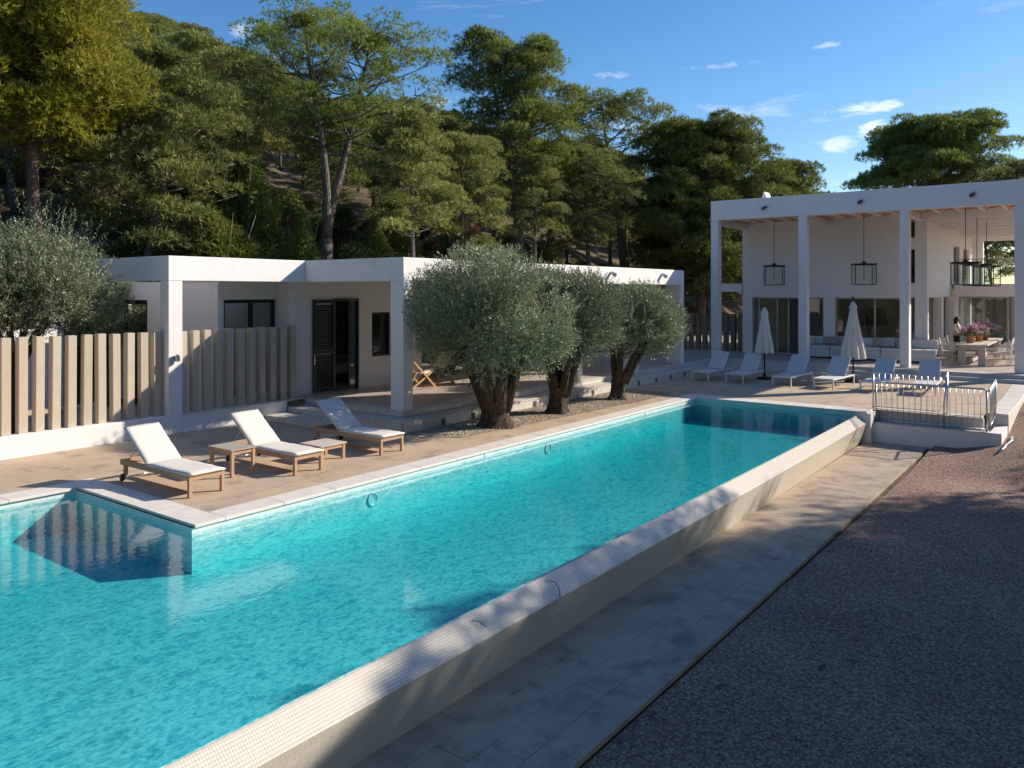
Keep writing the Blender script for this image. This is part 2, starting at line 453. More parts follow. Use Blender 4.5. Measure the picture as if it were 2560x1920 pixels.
def pine(name, seed, H, trunk_r, base_t, width, limbs, M_, label=None, cat='tree', group=None, loc=(0, 0, 0), rz=0, lean=(0, 0),
         fork=None, n_tuft=26, blades=5, L=.20, W=.028, pad=(.5, .95), prof=None, barkm=None, top_bare=0, droop=0, flat=.6):
    """one Aleppo pine: tapered trunk, limbs that rise and divide, pads of needle tufts at their ends"""
    rg = np.random.default_rng(seed)
    root = empty(name, loc, rad(rz), label=label, cat=cat, group=group)
    stems = []
    def stem_path(h, lx, ly, r0, x0=0, y0=0, z0=0, k=9):
        ph = rg.uniform(0, 6.28)
        pts = []
        for i in range(k+1):
            t = i/k
            pts.append(np.array([x0+lx*t**1.3+.018*h*math.sin(t*4+ph)*t**.3*(t > 0), y0+ly*t**1.3+.018*h*math.cos(t*3.4+ph)*(t > 0), z0+(h-z0)*t]))
        rs = [r0*(1-.86*(i/k)**.9)+.01 for i in range(k+1)]
        return pts, rs
    b = MB()
    if fork:
        fz, sep = fork
        pts, rs = stem_path(fz, 0, 0, trunk_r*1.1, k=4); rs = [trunk_r*1.25, trunk_r*1.1, trunk_r, trunk_r, trunk_r]
        b.tube(pts, rs, 10)
        top = pts[-1]
        for (sx, sy), hh in zip(sep, (H, H*.96)):
            p2, r2 = stem_path(hh, sx, sy, trunk_r*.72, top[0], top[1], top[2]-.15)
            b.tube(p2, r2, 9); stems.append((p2, r2))
    else:
        pts, rs = stem_path(H, lean[0], lean[1], trunk_r); rs[0] *= 1.25
        b.tube(pts, rs, 10); stems.append((pts, rs))
    def at(path, t):
        k = len(path)-1; f = min(max(t*k, 0), k-1e-6); i = int(f)
        return path[i]+(path[i+1]-path[i])*(f-i)
    prof = prof or (lambda t: math.sin(PI*min(1, .12+.95*t))**.7)
    pads = []
    for i in range(limbs):
        path, prs = stems[i % len(stems)]
        z0 = path[0][2]; h_ = path[-1][2]
        tb = (base_t*H-z0)/(h_-z0) if fork else base_t
        u = (i+.5*rg.random())/limbs
        t = tb+(1-tb)*u**.85*.97
        o = at(path, t)
        az = i*2.39996+rg.uniform(-.5, .5)
        tt = (t-tb)/(1-tb)
        ln = width*prof(tt)*rg.uniform(.62, 1.08)
        rise = .25+.75*tt-droop*(1-tt)
        e = o+np.array([math.cos(az)*ln, math.sin(az)*ln, ln*rise*rg.uniform(.6, 1.1)*.75])
        e[2] = min(e[2], (path[-1][2]-.35*ln*.3))
        m1 = o+(e-o)*.5+np.array([0, 0, -.06*ln])+rg.normal(0, .04*ln, 3)
        r0 = max(.022, .24*trunk_r*(1-.6*tt))
        b.tube([o, m1, e], [r0, r0*.65, .012], 6)
        pads.append((e, rg.uniform(*pad)))
        ns = 2+int(ln > 1.4)+int(ln > 2.4)
        for k in range(ns):
            s_ = rg.uniform(.42, .95)
            q = o+(e-o)*s_ if s_ > .5 else m1
            dv = rg.normal(0, 1, 3); dv[2] = abs(dv[2])*.6+.1
            e2 = q+unit(dv)*ln*rg.uniform(.22, .42)
            b.tube([q, (q+e2)/2+rg.normal(0, .03, 3), e2], [r0*.4, r0*.25, .008], 5)
            pads.append((e2, rg.uniform(pad[0]*.75, pad[1]*.8)))
    for path, _ in stems:
        pads.append((path[-1], pad[0]*.8)); pads.append((at(path, .95), pad[0]*1.1))
    b.build('trunk', barkm or BARKG, root)
    c, d = tufts_pads(rg, pads, n_tuft, blades, L, W, flat=flat)
    leaf_obj('crown', c, d, L, W, M_, rg, root)
    return root

def olive(name, seed, loc, R, zc, trunk, label, crown_off=(0, 0), n=9000, group='olive trees', shoots=60, squash=.9, loose=0, lsz=1.0, holes=5):
    """old olive: stout grooved trunk with a few thick limbs, dense round silvery crown of sprigs"""
    rg = np.random.default_rng(seed)
    root = empty(name, loc, 0, label=label, cat='olive tree', group=group)
    th, tr, lean = trunk       # trunk height, radius, lean
    b = MB()
    n_ = 26; rows = 14; vs = []; fs = []
    ph = rg.uniform(0, 6, 4)
    for j in range(rows):
        t = j/(rows-1)
        r = tr*(1.32-.85*t+.75*t*t) + tr*.35*math.exp(-t*9)
        for i in range(n_):
            a = 2*PI*i/n_
            g = 1+.13*math.sin(3*a+ph[0]+t*1.6)+.09*math.sin(5*a+ph[1]-t*2.2)+.06*math.sin(9*a+ph[2]+t*3)+.03*rg.normal()
            if t < .1: g += .12*max(0, math.sin(4*a+ph[3]))
            vs.append((lean[0]*t+r*g*math.cos(a), lean[1]*t+r*g*math.sin(a)*.85, th*t-(.05 if j == 0 else 0)))
    for j in range(rows-1):
        for i in range(n_):
            a = j*n_+i; c = j*n_+(i+1) % n_
            fs.append((a, c, c+n_, a+n_))
    b.add(vs, fs, True)
    top = np.array([lean[0], lean[1], th])
    cc = np.array([crown_off[0], crown_off[1], zc])
    for k in range(6):
        a = k*PI/3+rg.uniform(-.4, .4)
        s = top+np.array([math.cos(a)*tr*.62, math.sin(a)*tr*.55, -.22])
        e = cc+np.array([math.cos(a)*R*.72, math.sin(a)*R*.72, rg.uniform(-.25, .55)*R])
        m1 = s+(e-s)*.30+np.array([0, 0, .10*R]); m2 = s+(e-s)*.65+np.array([0, 0, .12*R])
        b.tube([s, m1, m2, e], [tr*.60, tr*.42, tr*.20, .02], 9)
        for q in range(3):
            u = rg.uniform(.3, .9); p0 = s+(e-s)*u+np.array([0, 0, .12*R])
            dv = unit(rg.normal(0, 1, 3)+np.array([0, 0, .4]))
            b.tube([p0, p0+dv*R*.45], [tr*.12, .012], 5)
    b.build('trunk', BARKO, root)
    # sprigs: lumpy shell + inner fill
    holes_d = unit(rg.normal(0, 1, (holes, 3)))
    lum = unit(rg.normal(0, 1, (26, 3)))
    def radius(u):
        dots = u@lum.T
        return 1+.10*np.max(np.exp(-(1-dots)*9), axis=1)*2-.16+.03*rg.normal(0, 1, len(u))
    u = unit(rg.normal(0, 1, (n, 3)))
    lower = u[:, 2] < -.55
    u[lower, 2] *= .55; u = unit(u)
    rad_ = radius(u)
    k = (rg.random(n)**(.38 if not loose else .55))
    rr = R*rad_*k
    keep = ~((u@holes_d.T > .965).any(1) & (k > .62))
    u, rr = u[keep], rr[keep]
    p = cc+u*rr[:, None]*np.array([1, 1, squash])
    # trim the underside flat-ish
    flo = zc-R*squash*.84
    p[:, 2] = np.where(p[:, 2] < flo, flo+rg.uniform(-.06, .12, len(p)), p[:, 2])
    axis = unit(u*.75+np.array([0, 0, .55])+rg.normal(0, .38, p.shape))
    C, D = [], []
    def sprig(p, axis, ln, m):
        for i in range(m):
            t = (i+.5)/m
            side = unit(np.cross(axis, rg.normal(0, 1, axis.shape)))
            C.append(p+axis*(ln*t)[:, None]); D.append(unit(axis*.75+side*.8))
        C.append(p+axis*ln[:, None]); D.append(axis)
    sprig(p, axis, np.full(len(p), .20)*rg.uniform(.7, 1.3, len(p)), 8)
    # longer upright shoots on the top
    us = unit(rg.normal(0, 1, (shoots, 3))); us[:, 2] = np.abs(us[:, 2]); us = unit(us)
    ps = cc+us*R*.93*np.array([1, 1, squash])
    ax = unit(us*.5+np.array([0, 0, 1])+rg.normal(0, .15, us.shape))
    sprig(ps, ax, rg.uniform(.18, .5, shoots)*R/2*(1+loose), 16)
    leaf_obj('crown', np.concatenate(C), np.concatenate(D), .070*lsz, .021*lsz, OLIVE, rg, root)
    return root

def bush(name, seed, R, H, M_, n=1500, L=.10, W=.03, label=None, group=None, loc=(0, 0, 0), conical=False):
    rg = np.random.default_rng(seed)
    root = empty(name, loc, 0, label=label, cat='bush', group=group)
    u = unit(rg.normal(0, 1, (n, 3))); u[:, 2] = np.abs(u[:, 2])
    lum = unit(rg.normal(0, 1, (14, 3))); dots = u@lum.T
    k = (.72+.3*np.exp(-(1-dots.max(1))*10))*rg.random(n)**.33
    p = u*k[:, None]*np.array([R, R, H])
    if conical:
        p[:, :2] *= (1-.72*np.clip(p[:, 2:]/H, 0, 1))
    b = MB()
    for i in range(7):
        a = i*.9; b.tube([(0, 0, -.2), (math.cos(a)*R*.3, math.sin(a)*R*.3, H*.4), (math.cos(a)*R*.5, math.sin(a)*R*.5, H*.75)], [.04, .025, .008], 5)
    b.build('stems', BARKG, root)
    dd = unit(u+np.array([0, 0, .5])+rg.normal(0, .5, u.shape))
    C = np.repeat(p, 4, 0); D = unit(np.repeat(dd, 4, 0)+rg.normal(0, .6, (n*4, 3)))
    leaf_obj('foliage', C, D, L, W, M_, rg, root)
    return root
# ------------------------------------------------------------------ ground, deck, path, pool
def stone_speckle(name, cols, scale, rough=.95, bumpd=.012, big=None):
    def ex(nt, P, t):
        N, L = nt.nodes, nt.links
        v = N.new('ShaderNodeTexVoronoi'); v.inputs['Scale'].default_value = scale
        L.new(t.outputs['Object'], v.inputs['Vector'])
        s = N.new('ShaderNodeSeparateXYZ'); L.new(v.outputs['Color'], s.inputs[0])
        r = N.new('ShaderNodeValToRGB'); els = r.color_ramp.elements
        els[0].color = (*cols[0], 1); els[1].color = (*cols[-1], 1)
        for i, c in enumerate(cols[1:-1]):
            e = els.new((i+1)/(len(cols)-1)); e.color = (*c, 1)
        L.new(s.outputs[0], r.inputs[0])
        n = N.new('ShaderNodeTexNoise'); n.inputs['Scale'].default_value = .45; n.inputs['Detail'].default_value = 7
        L.new(t.outputs['Object'], n.inputs['Vector'])
        mr = N.new('ShaderNodeMapRange'); mr.inputs['From Min'].default_value = .3; mr.inputs['From Max'].default_value = .7
        mr.inputs['To Min'].default_value = .72; mr.inputs['To Max'].default_value = 1.25
        L.new(n.outputs['Fac'], mr.inputs[0])
        c = N.new('ShaderNodeVectorMath'); c.operation = 'SCALE'
        L.new(r.outputs[0], c.inputs[0]); L.new(mr.outputs[0], c.inputs['Scale']); L.new(c.outputs[0], P.inputs['Base Color'])
        b = N.new('ShaderNodeBump'); b.invert = True; b.inputs['Strength'].default_value = 1; b.inputs['Distance'].default_value = bumpd
        L.new(v.outputs['Distance'], b.inputs['Height']); L.new(b.outputs[0], P.inputs['Normal'])
    return mat(name, cols[0], rough, extra=ex, spec=.25)

GRAVEL = stone_speckle('purple_gravel', [(.09, .055, .04), (.29, .175, .13), (.17, .105, .075), (.48, .34, .27), (.24, .145, .105)], 46)
PEBBLE = stone_speckle('pale_pebbles', [(.30, .24, .17), (.52, .44, .34), (.38, .29, .20), (.62, .55, .45)], 26)
EARTH = mat('dry_earth', (.17, .125, .085), .95, var=(.6, .25), bump=[(1.5, .6, .15), (12, .6, .04)], col2=((.085, .075, .04), .35, .45, .65), spec=.2)
DECK = mat('tan_concrete_deck', (.50, .38, .265), .8, coord='World', var=(.8, .17), bump=[(6, .15, .01), (60, .15, .003)],
           col2=((.27, .20, .14), 1.7, .53, .72))
def _deck(nt, P, t):
    # faint saw-cut joints and blotches
    pass
PAVER = mat('weathered_paver', (.42, .325, .235), .85, coord='World', var=(1.3, .22), bump=[(30, .3, .004), (5, .3, .01)], col2=((.22, .17, .13), 2.1, .50, .72))

def sm(a):
    a = np.clip(a, 0, 1); return a*a*(3-2*a)
def deck_z(X, Y):
    return .125*sm((X-26.3)/3.2)*sm((7.0-Y)/2.2)

g = MB().add([(-400, -400, -1.75), (600, -400, -1.75), (600, 600, -1.75), (-400, 600, -1.75)], [(0, 1, 2, 3)]).build('ground', EARTH)
tag(g, kind='structure')

deck_root = empty('pool_deck', kind='structure')
def deck_patch(x0, x1, y0, y1, n=2, m=2):
    X, Y = np.meshgrid(np.linspace(x0, x1, n), np.linspace(y0, y1, m))
    grid_mesh('deck_surface', X, Y, deck_z(X, Y), DECK, deck_root)
deck_patch(-14, 31.5, 13.44, 22)
deck_patch(6.25, 31.5, 10.08, 13.44)
deck_patch(22.2, 31.5, 2.53, 10.08, 30, 24)

# gravel yard beside the path, rising towards the house
xs = np.concatenate([np.linspace(-40, 0, 8), np.linspace(1, 32, 60), np.linspace(36, 120, 12)])
ys = np.concatenate([np.linspace(-90, -12, 10), np.linspace(-10, 3.5, 26)])
X, Y = np.meshgrid(xs, ys)
rg = np.random.default_rng(3)
GZ = lambda X, Y: -.845+(.12+.22*sm((2.9-Y)/1.0))*sm((X-18.5)/3.2)+.40*sm((X-21.9)/6.0)
Z = GZ(X, Y) + rg.normal(0, .006, X.shape)
gv = grid_mesh('gravel_yard', X, Y, Z, GRAVEL); tag(gv, kind='structure')

# sunken path of pavers along the overflow wall
path = empty('path', (0, 0, 0), kind='structure')
MB().box(-3, 21.9, 3.53, 5.3, -.90, -.845).build('path_bed', EARTH, path)
rnd = random.Random(5)
pv = {}
def paver_mesh(w, L):
    k = (round(w, 2), round(L, 2))
    if k not in pv:
        b = MB().box(0, L, 0, w, -.05, 0)
        o = b.build('paver', PAVER, None, bevel=.0025)
        pv[k] = o; return o
    o = pv[k].copy(); COL.objects.link(o); return o
y = 3.50
for row in range(4):
    w = .365
    x = -2.6 + (row*.41) % .7
    while x < 21.8:
        L = .68
        x1 = min(x+L, 21.88)
        if x1-x > .15:
            o = paver_mesh(w-.003, x1-x-.003)
            o.parent = path
            o.location = (x+.004, y+row*w+.004+.12*(x/21)**2, -.79+rnd.uniform(-.002, .002))
        x = x1

# ---- pool
WZ = -.10
def off(x): return .16*(max(x, 0)/21.6)**2
TILE_SC = 40.0
def tile_nodes(nt, P, t, c1, c2, grout, scale=26.0, rough=.25, gw=.10):
    N, L = nt.nodes, nt.links
    g = N.new('ShaderNodeNewGeometry')
    # box mapping: each axis pair gives a grid, so one grid lies in every plane
    sp = N.new('ShaderNodeSeparateXYZ'); L.new(t.outputs['Object'], sp.inputs[0])
    sn = N.new('ShaderNodeSeparateXYZ'); L.new(g.outputs['True Normal'], sn.inputs[0])
    def line(src, off=0.0):
        m = N.new('ShaderNodeMath'); m.operation = 'MULTIPLY_ADD'; m.inputs[1].default_value = scale; m.inputs[2].default_value = off; L.new(src, m.inputs[0])
        f = N.new('ShaderNodeMath'); f.operation = 'FRACT'; L.new(m.outputs[0], f.inputs[0])
        s = N.new('ShaderNodeMath'); s.operation = 'SUBTRACT'; L.new(f.outputs[0], s.inputs[0]); s.inputs[1].default_value = .5
        a = N.new('ShaderNodeMath'); a.operation = 'ABSOLUTE'; L.new(s.outputs[0], a.inputs[0])
        c = N.new('ShaderNodeMath'); c.operation = 'GREATER_THAN'; c.inputs[1].default_value = .5-gw/2; L.new(a.outputs[0], c.inputs[0])
        return c.outputs[0]
    def facing(src):   # 1 when the plane does not face that axis
        a = N.new('ShaderNodeMath'); a.operation = 'ABSOLUTE'; L.new(src, a.inputs[0])
        c = N.new('ShaderNodeMath'); c.operation = 'LESS_THAN'; c.inputs[1].default_value = .75; L.new(a.outputs[0], c.inputs[0])
        return c.outputs[0]
    tot = None
    for k in range(3):
        m = N.new('ShaderNodeMath'); m.operation = 'MULTIPLY'
        L.new(line(sp.outputs[k], .25), m.inputs[0]); L.new(facing(sn.outputs[k]), m.inputs[1])
        if tot is None: tot = m.outputs[0]
        else:
            x = N.new('ShaderNodeMath'); x.operation = 'MAXIMUM'; L.new(tot, x.inputs[0]); L.new(m.outputs[0], x.inputs[1]); tot = x.outputs[0]
    # colour per tile
    sc = N.new('ShaderNodeVectorMath'); sc.operation = 'SCALE'; sc.inputs['Scale'].default_value = scale; L.new(t.outputs['Object'], sc.inputs[0])
    fl = N.new('ShaderNodeVectorMath'); fl.operation = 'FLOOR'; L.new(sc.outputs[0], fl.inputs[0])
    wn_ = N.new('ShaderNodeTexWhiteNoise'); L.new(fl.outputs[0], wn_.inputs['Vector'])
    x = N.new('ShaderNodeMix'); x.data_type = 'RGBA'; x.inputs[6].default_value = (*c1, 1); x.inputs[7].default_value = (*c2, 1)
    L.new(wn_.outputs['Value'], x.inputs[0])
    y_ = N.new('ShaderNodeMix'); y_.data_type = 'RGBA'; y_.inputs[7].default_value = (*grout, 1)
    L.new(tot, y_.inputs[0]); L.new(x.outputs[2], y_.inputs[6]); L.new(y_.outputs[2], P.inputs['Base Color'])
    r = N.new('ShaderNodeMapRange'); r.inputs['To Min'].default_value = rough; r.inputs['To Max'].default_value = .8; L.new(tot, r.inputs[0]); L.new(r.outputs[0], P.inputs['Roughness'])
    b = N.new('ShaderNodeBump'); b.invert = True; b.inputs['Strength'].default_value = .5; b.inputs['Distance'].default_value = .002; L.new(tot, b.inputs['Height'])
    # each tile sits at a very slightly different tilt, which makes some of them sparkle
    wv = N.new('ShaderNodeVectorMath'); wv.operation = 'SUBTRACT'; L.new(wn_.outputs['Color'], wv.inputs[0]); wv.inputs[1].default_value = (.5, .5, .5)
    ws = N.new('ShaderNodeVectorMath'); ws.operation = 'SCALE'; ws.inputs['Scale'].default_value = .10; L.new(wv.outputs[0], ws.inputs[0])
    wa = N.new('ShaderNodeVectorMath'); wa.operation = 'ADD'; L.new(b.outputs[0], wa.inputs[0]); L.new(ws.outputs[0], wa.inputs[1])
    wnm = N.new('ShaderNodeVectorMath'); wnm.operation = 'NORMALIZE'; L.new(wa.outputs[0], wnm.inputs[0]); L.new(wnm.outputs[0], P.inputs['Normal'])
MOSAIC = mat('cream_mosaic', (.7, .66, .56), .25, extra=lambda nt, P, t: tile_nodes(nt, P, t, (.74, .69, .60), (.68, .63, .54), (.42, .37, .28), 42, gw=.13))
POOLT = mat('white_pool_mosaic', (.7, .75, .75), .3, extra=lambda nt, P, t: tile_nodes(nt, P, t, (.80, .86, .84), (.72, .80, .79), (.55, .62, .62), 42))

pool = empty('swimming_pool', (0, 0, 0), label='long turquoise swimming pool with an L shaped corner and overflow edge', cat='swimming pool')
foot = [(-6, 5.09), (21.62, 5.25), (21.62, 9.67), (5.77, 9.67), (5.77, 13.02), (-6, 13.02)]
b = MB(); n = len(foot)
vs = [(x, y_, -.03) for x, y_ in foot] + [(x, y_, -.64) for x, y_ in foot]
# the overflow side stays below the water line
vs[0] = (foot[0][0], foot[0][1], -.13); vs[1] = (foot[1][0], foot[1][1], -.13)
b.add(vs, [tuple(range(n, 2*n))] + [(i, i+n, (i+1) % n+n, (i+1) % n) for i in range(n) if i != 1])
b.add([(21.62, 5.0, -.03), (21.62, 5.0, -.64), (21.62, 9.67, -.64), (21.62, 9.67, -.03)], [(0, 1, 2, 3)])
b.build('pool_shell', POOLT, pool)
# underwater bench step along the far end, drain
def copings():
    pieces = []
    def run(x0, x1, y0, y1, axis, L=.98):
        a0, a1 = (x0, x1) if axis == 'x' else (y0, y1)
        nn = max(1, round((a1-a0)/L)); st = (a1-a0)/nn
        for i in range(nn):
            u0 = a0+i*st+.0015; u1 = a0+(i+1)*st-.0015
            bb = (u0, u1, y0, y1) if axis == 'x' else (x0, x1, u0, u1)
            pieces.append(bb)
    run(6.25, 21.57, 9.64, 10.08, 'x')
    run(-5, 5.80, 12.98, 13.44, 'x')
    run(5.80, 6.25, 9.64, 13.44, 'y')
    run(21.57, 22.2, 4.98, 10.08, 'y')
    for (x0, x1, y0, y1) in pieces:
        MB().box(x0, x1, y0, y1, -.035, .008).build('coping_slab', COPE, pool, bevel=.005)
copings()
# solid end wall beside the overflow, outside the water
MB().box(21.60, 22.2, 4.90, 5.3, -.80, -.036).build('end_wall', PLASTER, pool)
# overflow wall: a mitred profile swept along the pool
prof = [(5.16, -1.0), (5.10, -.14), (5.068, -.098), (5.045, -.104), (4.842, -.268), (4.832, -.285), (4.95, -.80), (5.16, -.80)]
xsx = np.linspace(-4, 21.6, 65)
b = MB(); vs = []; fs = []
for x in xsx:
    vs += [(x, py_+off(x), pz_) for py_, pz_ in prof]
k = len(prof)
for i in range(len(xsx)-1):
    for j in range(k-1):
        fs.append((i*k+j, i*k+j+1, (i+1)*k+j+1, (i+1)*k+j))
b.add(vs, fs, False)
b.add([vs[-k+j] for j in range(k)], [tuple(range(k))])
ow = b.build('overflow_wall', MOSAIC, pool)
# underwater lamps on the long wall
for x, z in ((8.97, -.32), (14.04, -.29)):
    l = MB().lathe([(0, .004), (.085, .004), (.09, .012), (.115, .012), (.12, 0)], 24)
    o = l.build('underwater_lamp', POOLT, pool); o.rotation_euler = (rad(90), 0, 0); o.location = (x, 9.66, z)
for x in (2.2, 12.0, 18.6):
    o = MB().box(-.12, .12, -.006, 0, -.05, .05).build('skimmer_slot', POOLT, pool, bevel=.003); o.location = (x, 9.667 if x > 5 else 13.017, -.075)

def water_mat():
    m = bpy.data.materials.new('pool_water'); m.use_nodes = True
    N, L = nodes(m); N.clear()
    o = N.new('ShaderNodeOutputMaterial')
    t = N.new('ShaderNodeTexCoord')
    def noise(sc, det, dist, stretch=(1, 1, 1), rot=0):
        mp_ = N.new('ShaderNodeMapping'); mp_.inputs['Scale'].default_value = stretch; mp_.inputs['Rotation'].default_value = (0, 0, rot)
        L.new(t.outputs['Object'], mp_.inputs[0])
        n = N.new('ShaderNodeTexNoise'); n.inputs['Scale'].default_value = sc; n.inputs['Detail'].default_value = det
        n.inputs['Distortion'].default_value = dist; n.inputs['Roughness'].default_value = .5
        L.new(mp_.outputs[0], n.inputs['Vector']); return n.outputs['Fac']
    a = noise(5.0, 3, .8, (1, 1.5, 1), rad(35)); c = noise(14, 2, .6, (1, 1.35, 1), rad(-20)); d = noise(1.1, 2, .3)
    s1 = N.new('ShaderNodeMath'); s1.operation = 'MULTIPLY_ADD'; s1.inputs[1].default_value = .35; L.new(c, s1.inputs[0]); L.new(a, s1.inputs[2])
    b = N.new('ShaderNodeBump'); b.inputs['Strength'].default_value = 1; b.inputs['Distance'].default_value = .0016
    L.new(s1.outputs[0], b.inputs['Height'])
    gl = N.new('ShaderNodeBsdfGlossy'); gl.inputs['Roughness'].default_value = .015; L.new(b.outputs[0], gl.inputs['Normal'])
    fr = N.new('ShaderNodeFresnel'); fr.inputs['IOR'].default_value = 1.46; L.new(b.outputs[0], fr.inputs['Normal'])
    # ripple caustics painted as bright lines in the transparent colour, no real focusing
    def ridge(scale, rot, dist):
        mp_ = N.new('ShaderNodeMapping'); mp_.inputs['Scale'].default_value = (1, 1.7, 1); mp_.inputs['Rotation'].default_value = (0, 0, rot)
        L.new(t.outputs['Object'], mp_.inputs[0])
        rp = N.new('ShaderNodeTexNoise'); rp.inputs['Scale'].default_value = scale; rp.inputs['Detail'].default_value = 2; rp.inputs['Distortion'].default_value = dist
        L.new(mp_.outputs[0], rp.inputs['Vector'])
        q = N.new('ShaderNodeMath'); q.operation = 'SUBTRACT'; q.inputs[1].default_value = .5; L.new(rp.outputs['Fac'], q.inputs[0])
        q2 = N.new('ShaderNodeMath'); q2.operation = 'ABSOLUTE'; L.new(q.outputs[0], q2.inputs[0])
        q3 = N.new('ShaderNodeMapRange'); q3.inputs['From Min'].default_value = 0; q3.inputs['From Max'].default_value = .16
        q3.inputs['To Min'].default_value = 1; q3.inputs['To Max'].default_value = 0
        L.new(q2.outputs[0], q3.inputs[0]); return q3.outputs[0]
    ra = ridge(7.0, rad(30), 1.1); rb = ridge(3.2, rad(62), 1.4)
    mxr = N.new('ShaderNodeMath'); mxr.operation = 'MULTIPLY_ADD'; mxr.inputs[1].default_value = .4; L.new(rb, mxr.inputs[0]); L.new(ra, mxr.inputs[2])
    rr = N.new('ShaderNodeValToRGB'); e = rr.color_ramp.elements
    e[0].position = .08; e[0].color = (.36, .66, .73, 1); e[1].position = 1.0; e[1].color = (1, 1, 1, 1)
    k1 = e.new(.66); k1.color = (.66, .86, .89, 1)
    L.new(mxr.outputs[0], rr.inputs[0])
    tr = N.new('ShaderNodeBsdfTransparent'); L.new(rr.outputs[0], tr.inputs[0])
    ms = N.new('ShaderNodeMixShader'); L.new(front_only(N, L, fr.outputs[0]), ms.inputs[0]); L.new(tr.outputs[0], ms.inputs[1]); L.new(gl.outputs[0], ms.inputs[2])
    L.new(ms.outputs[0], o.inputs[0])
    va = N.new('ShaderNodeVolumeAbsorption'); va.inputs['Color'].default_value = (.06, .87, .90, 1); va.inputs['Density'].default_value = .95
    L.new(va.outputs[0], o.inputs['Volume'])
    return m
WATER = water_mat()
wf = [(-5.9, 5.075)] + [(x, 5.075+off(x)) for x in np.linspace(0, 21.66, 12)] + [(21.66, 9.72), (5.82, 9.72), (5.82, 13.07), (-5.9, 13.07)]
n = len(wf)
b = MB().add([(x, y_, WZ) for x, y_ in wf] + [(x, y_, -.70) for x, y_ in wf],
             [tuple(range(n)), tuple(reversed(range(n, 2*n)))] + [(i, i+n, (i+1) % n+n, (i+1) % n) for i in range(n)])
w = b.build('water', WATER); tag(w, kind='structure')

# ---- stair pit with its low white wall at the end of the path
MB().box(21.9, 22.06, 2.33, 4.98, -1.0, -.31).build('low_stair_wall', PLASTER)
tag(bpy.data.objects['low_stair_wall'], 'low white rendered wall under the steel railing at the path end', 'wall')
wl_ = bpy.data.objects['low_stair_wall']
MB().box(21.88, 22.1, 2.33, 4.98, -.308, -.285).build('cap', MARBLE, wl_, bevel=.004)
MB().box(21.9, 23.25, 2.08, 2.326, -1.0, -.285).build('side_wall', PLASTER, wl_)
st = empty('stone_stair', label='short stone stair sunk between the deck edge and the low white wall', cat='stair')
MB().box(22.38, 22.5, 2.5, 4.97, -1.0, -.04).build('pit_wall', PLASTER, st)
MB().box(22.36, 22.62, 2.53, 4.97, -.037, .010).build('edge_slab', COPE, st, bevel=.004)
for i, (y0, y1, z) in enumerate([(3.5, 4.95, -.79), (3.12, 3.495, -.62), (2.76, 3.115, -.46), (2.35, 2.755, -.31)]):
    MB().box(22.062, 22.378, y0, y1, -1.0, z).build('step', MARBLE, st, bevel=.004)
kb = empty('stone_kerb', label='pale stone kerb strip between the sunny deck and the gravel at the right', cat='kerb')
x = 23.26
while x < 30.1:
    x1 = min(x+.95, 30.1)
    zz = [float(deck_z(np.array(u), np.array(2.3))) for u in (x, x1)]
    b = MB().add([(x, 2.06, -.8), (x1-.006, 2.06, -.8), (x1-.006, 2.525, -.8), (x, 2.525, -.8),
                  (x, 2.06, zz[0]+.006), (x1-.006, 2.06, zz[1]+.006), (x1-.006, 2.525, zz[1]+.006), (x, 2.525, zz[0]+.006)],
                 [(0, 3, 2, 1), (4, 5, 6, 7), (0, 1, 5, 4), (1, 2, 6, 5), (2, 3, 7, 6), (3, 0, 4, 7)])
    b.build('kerb_stone', COPE, kb, bevel=.006)
    x = x1

def railing(label, pts, top, bot, spacing, posts, zf0=None):
    r = empty('steel_railing', label=label, cat='railing')
    (x0, y0), (x1, y1) = pts
    L = math.hypot(x1-x0, y1-y0)
    P = lambda s: (x0+(x1-x0)*s/L, y0+(y1-y0)*s/L)
    t0, t1 = top; b0, b1 = bot
    R = .05
    MB().tube([(*P(0), t0-R), (*P(.02), t0-.015), (*P(R), t0), (*P(L-R), t1), (*P(L-.02), t1-.015), (*P(L), t1-R)], .021, 10).build('top_rail', STEEL, r)
    for s in posts:
        u = s*L; zt = t0+(t1-t0)*s-R; zb = b0+(b1-b0)*s-.07
        MB().tube([(*P(u), zb), (*P(u), zt)], .021, 10).build('post', STEEL, r)
    MB().tube([(*P(.01), b0), (*P(L-.01), b1)], .012, 8).build('bottom_rail', STEEL, r)
    nb = int(L/spacing)
    for i in range(1, nb):
        s = i/nb
        MB().tube([(*P(s*L), b0+(b1-b0)*s), (*P(s*L), t0+(t1-t0)*s-.01)], .0065, 6).build('baluster', STEEL, r)
    return r
railing('steel railing along the deck edge, behind the one on the low wall', ((22.44, 5.03), (22.44, 3.30)), (.95, .95), (.05, .05), .135, (0, 1))
railing('steel railing standing on the low white wall at the path end', ((21.98, 4.86), (21.98, 2.39)), (.74, .74), (-.22, -.22), .128, (0, 1))
railing('short steel side railing running back from the wall corner to the kerb', ((21.99, 2.34), (23.3, 2.34)), (.74, .86), (-.2, -.02), .125, (1,))
hr = empty('steel_handrail', label='slanting steel handrail going down into the sunken stair', cat='handrail')
MB().tube([(22.95, 3.36, .97), (22.93, 3.36, 1.0), (22.85, 3.36, .99), (21.98, 3.30, .28), (21.98, 3.30, .22), (21.98, 3.30, -.29)], .021, 10).build('rail', STEEL, hr)
MB().tube([(22.92, 3.36, 0), (22.92, 3.36, .98)], .021, 10).build('post', STEEL, hr)
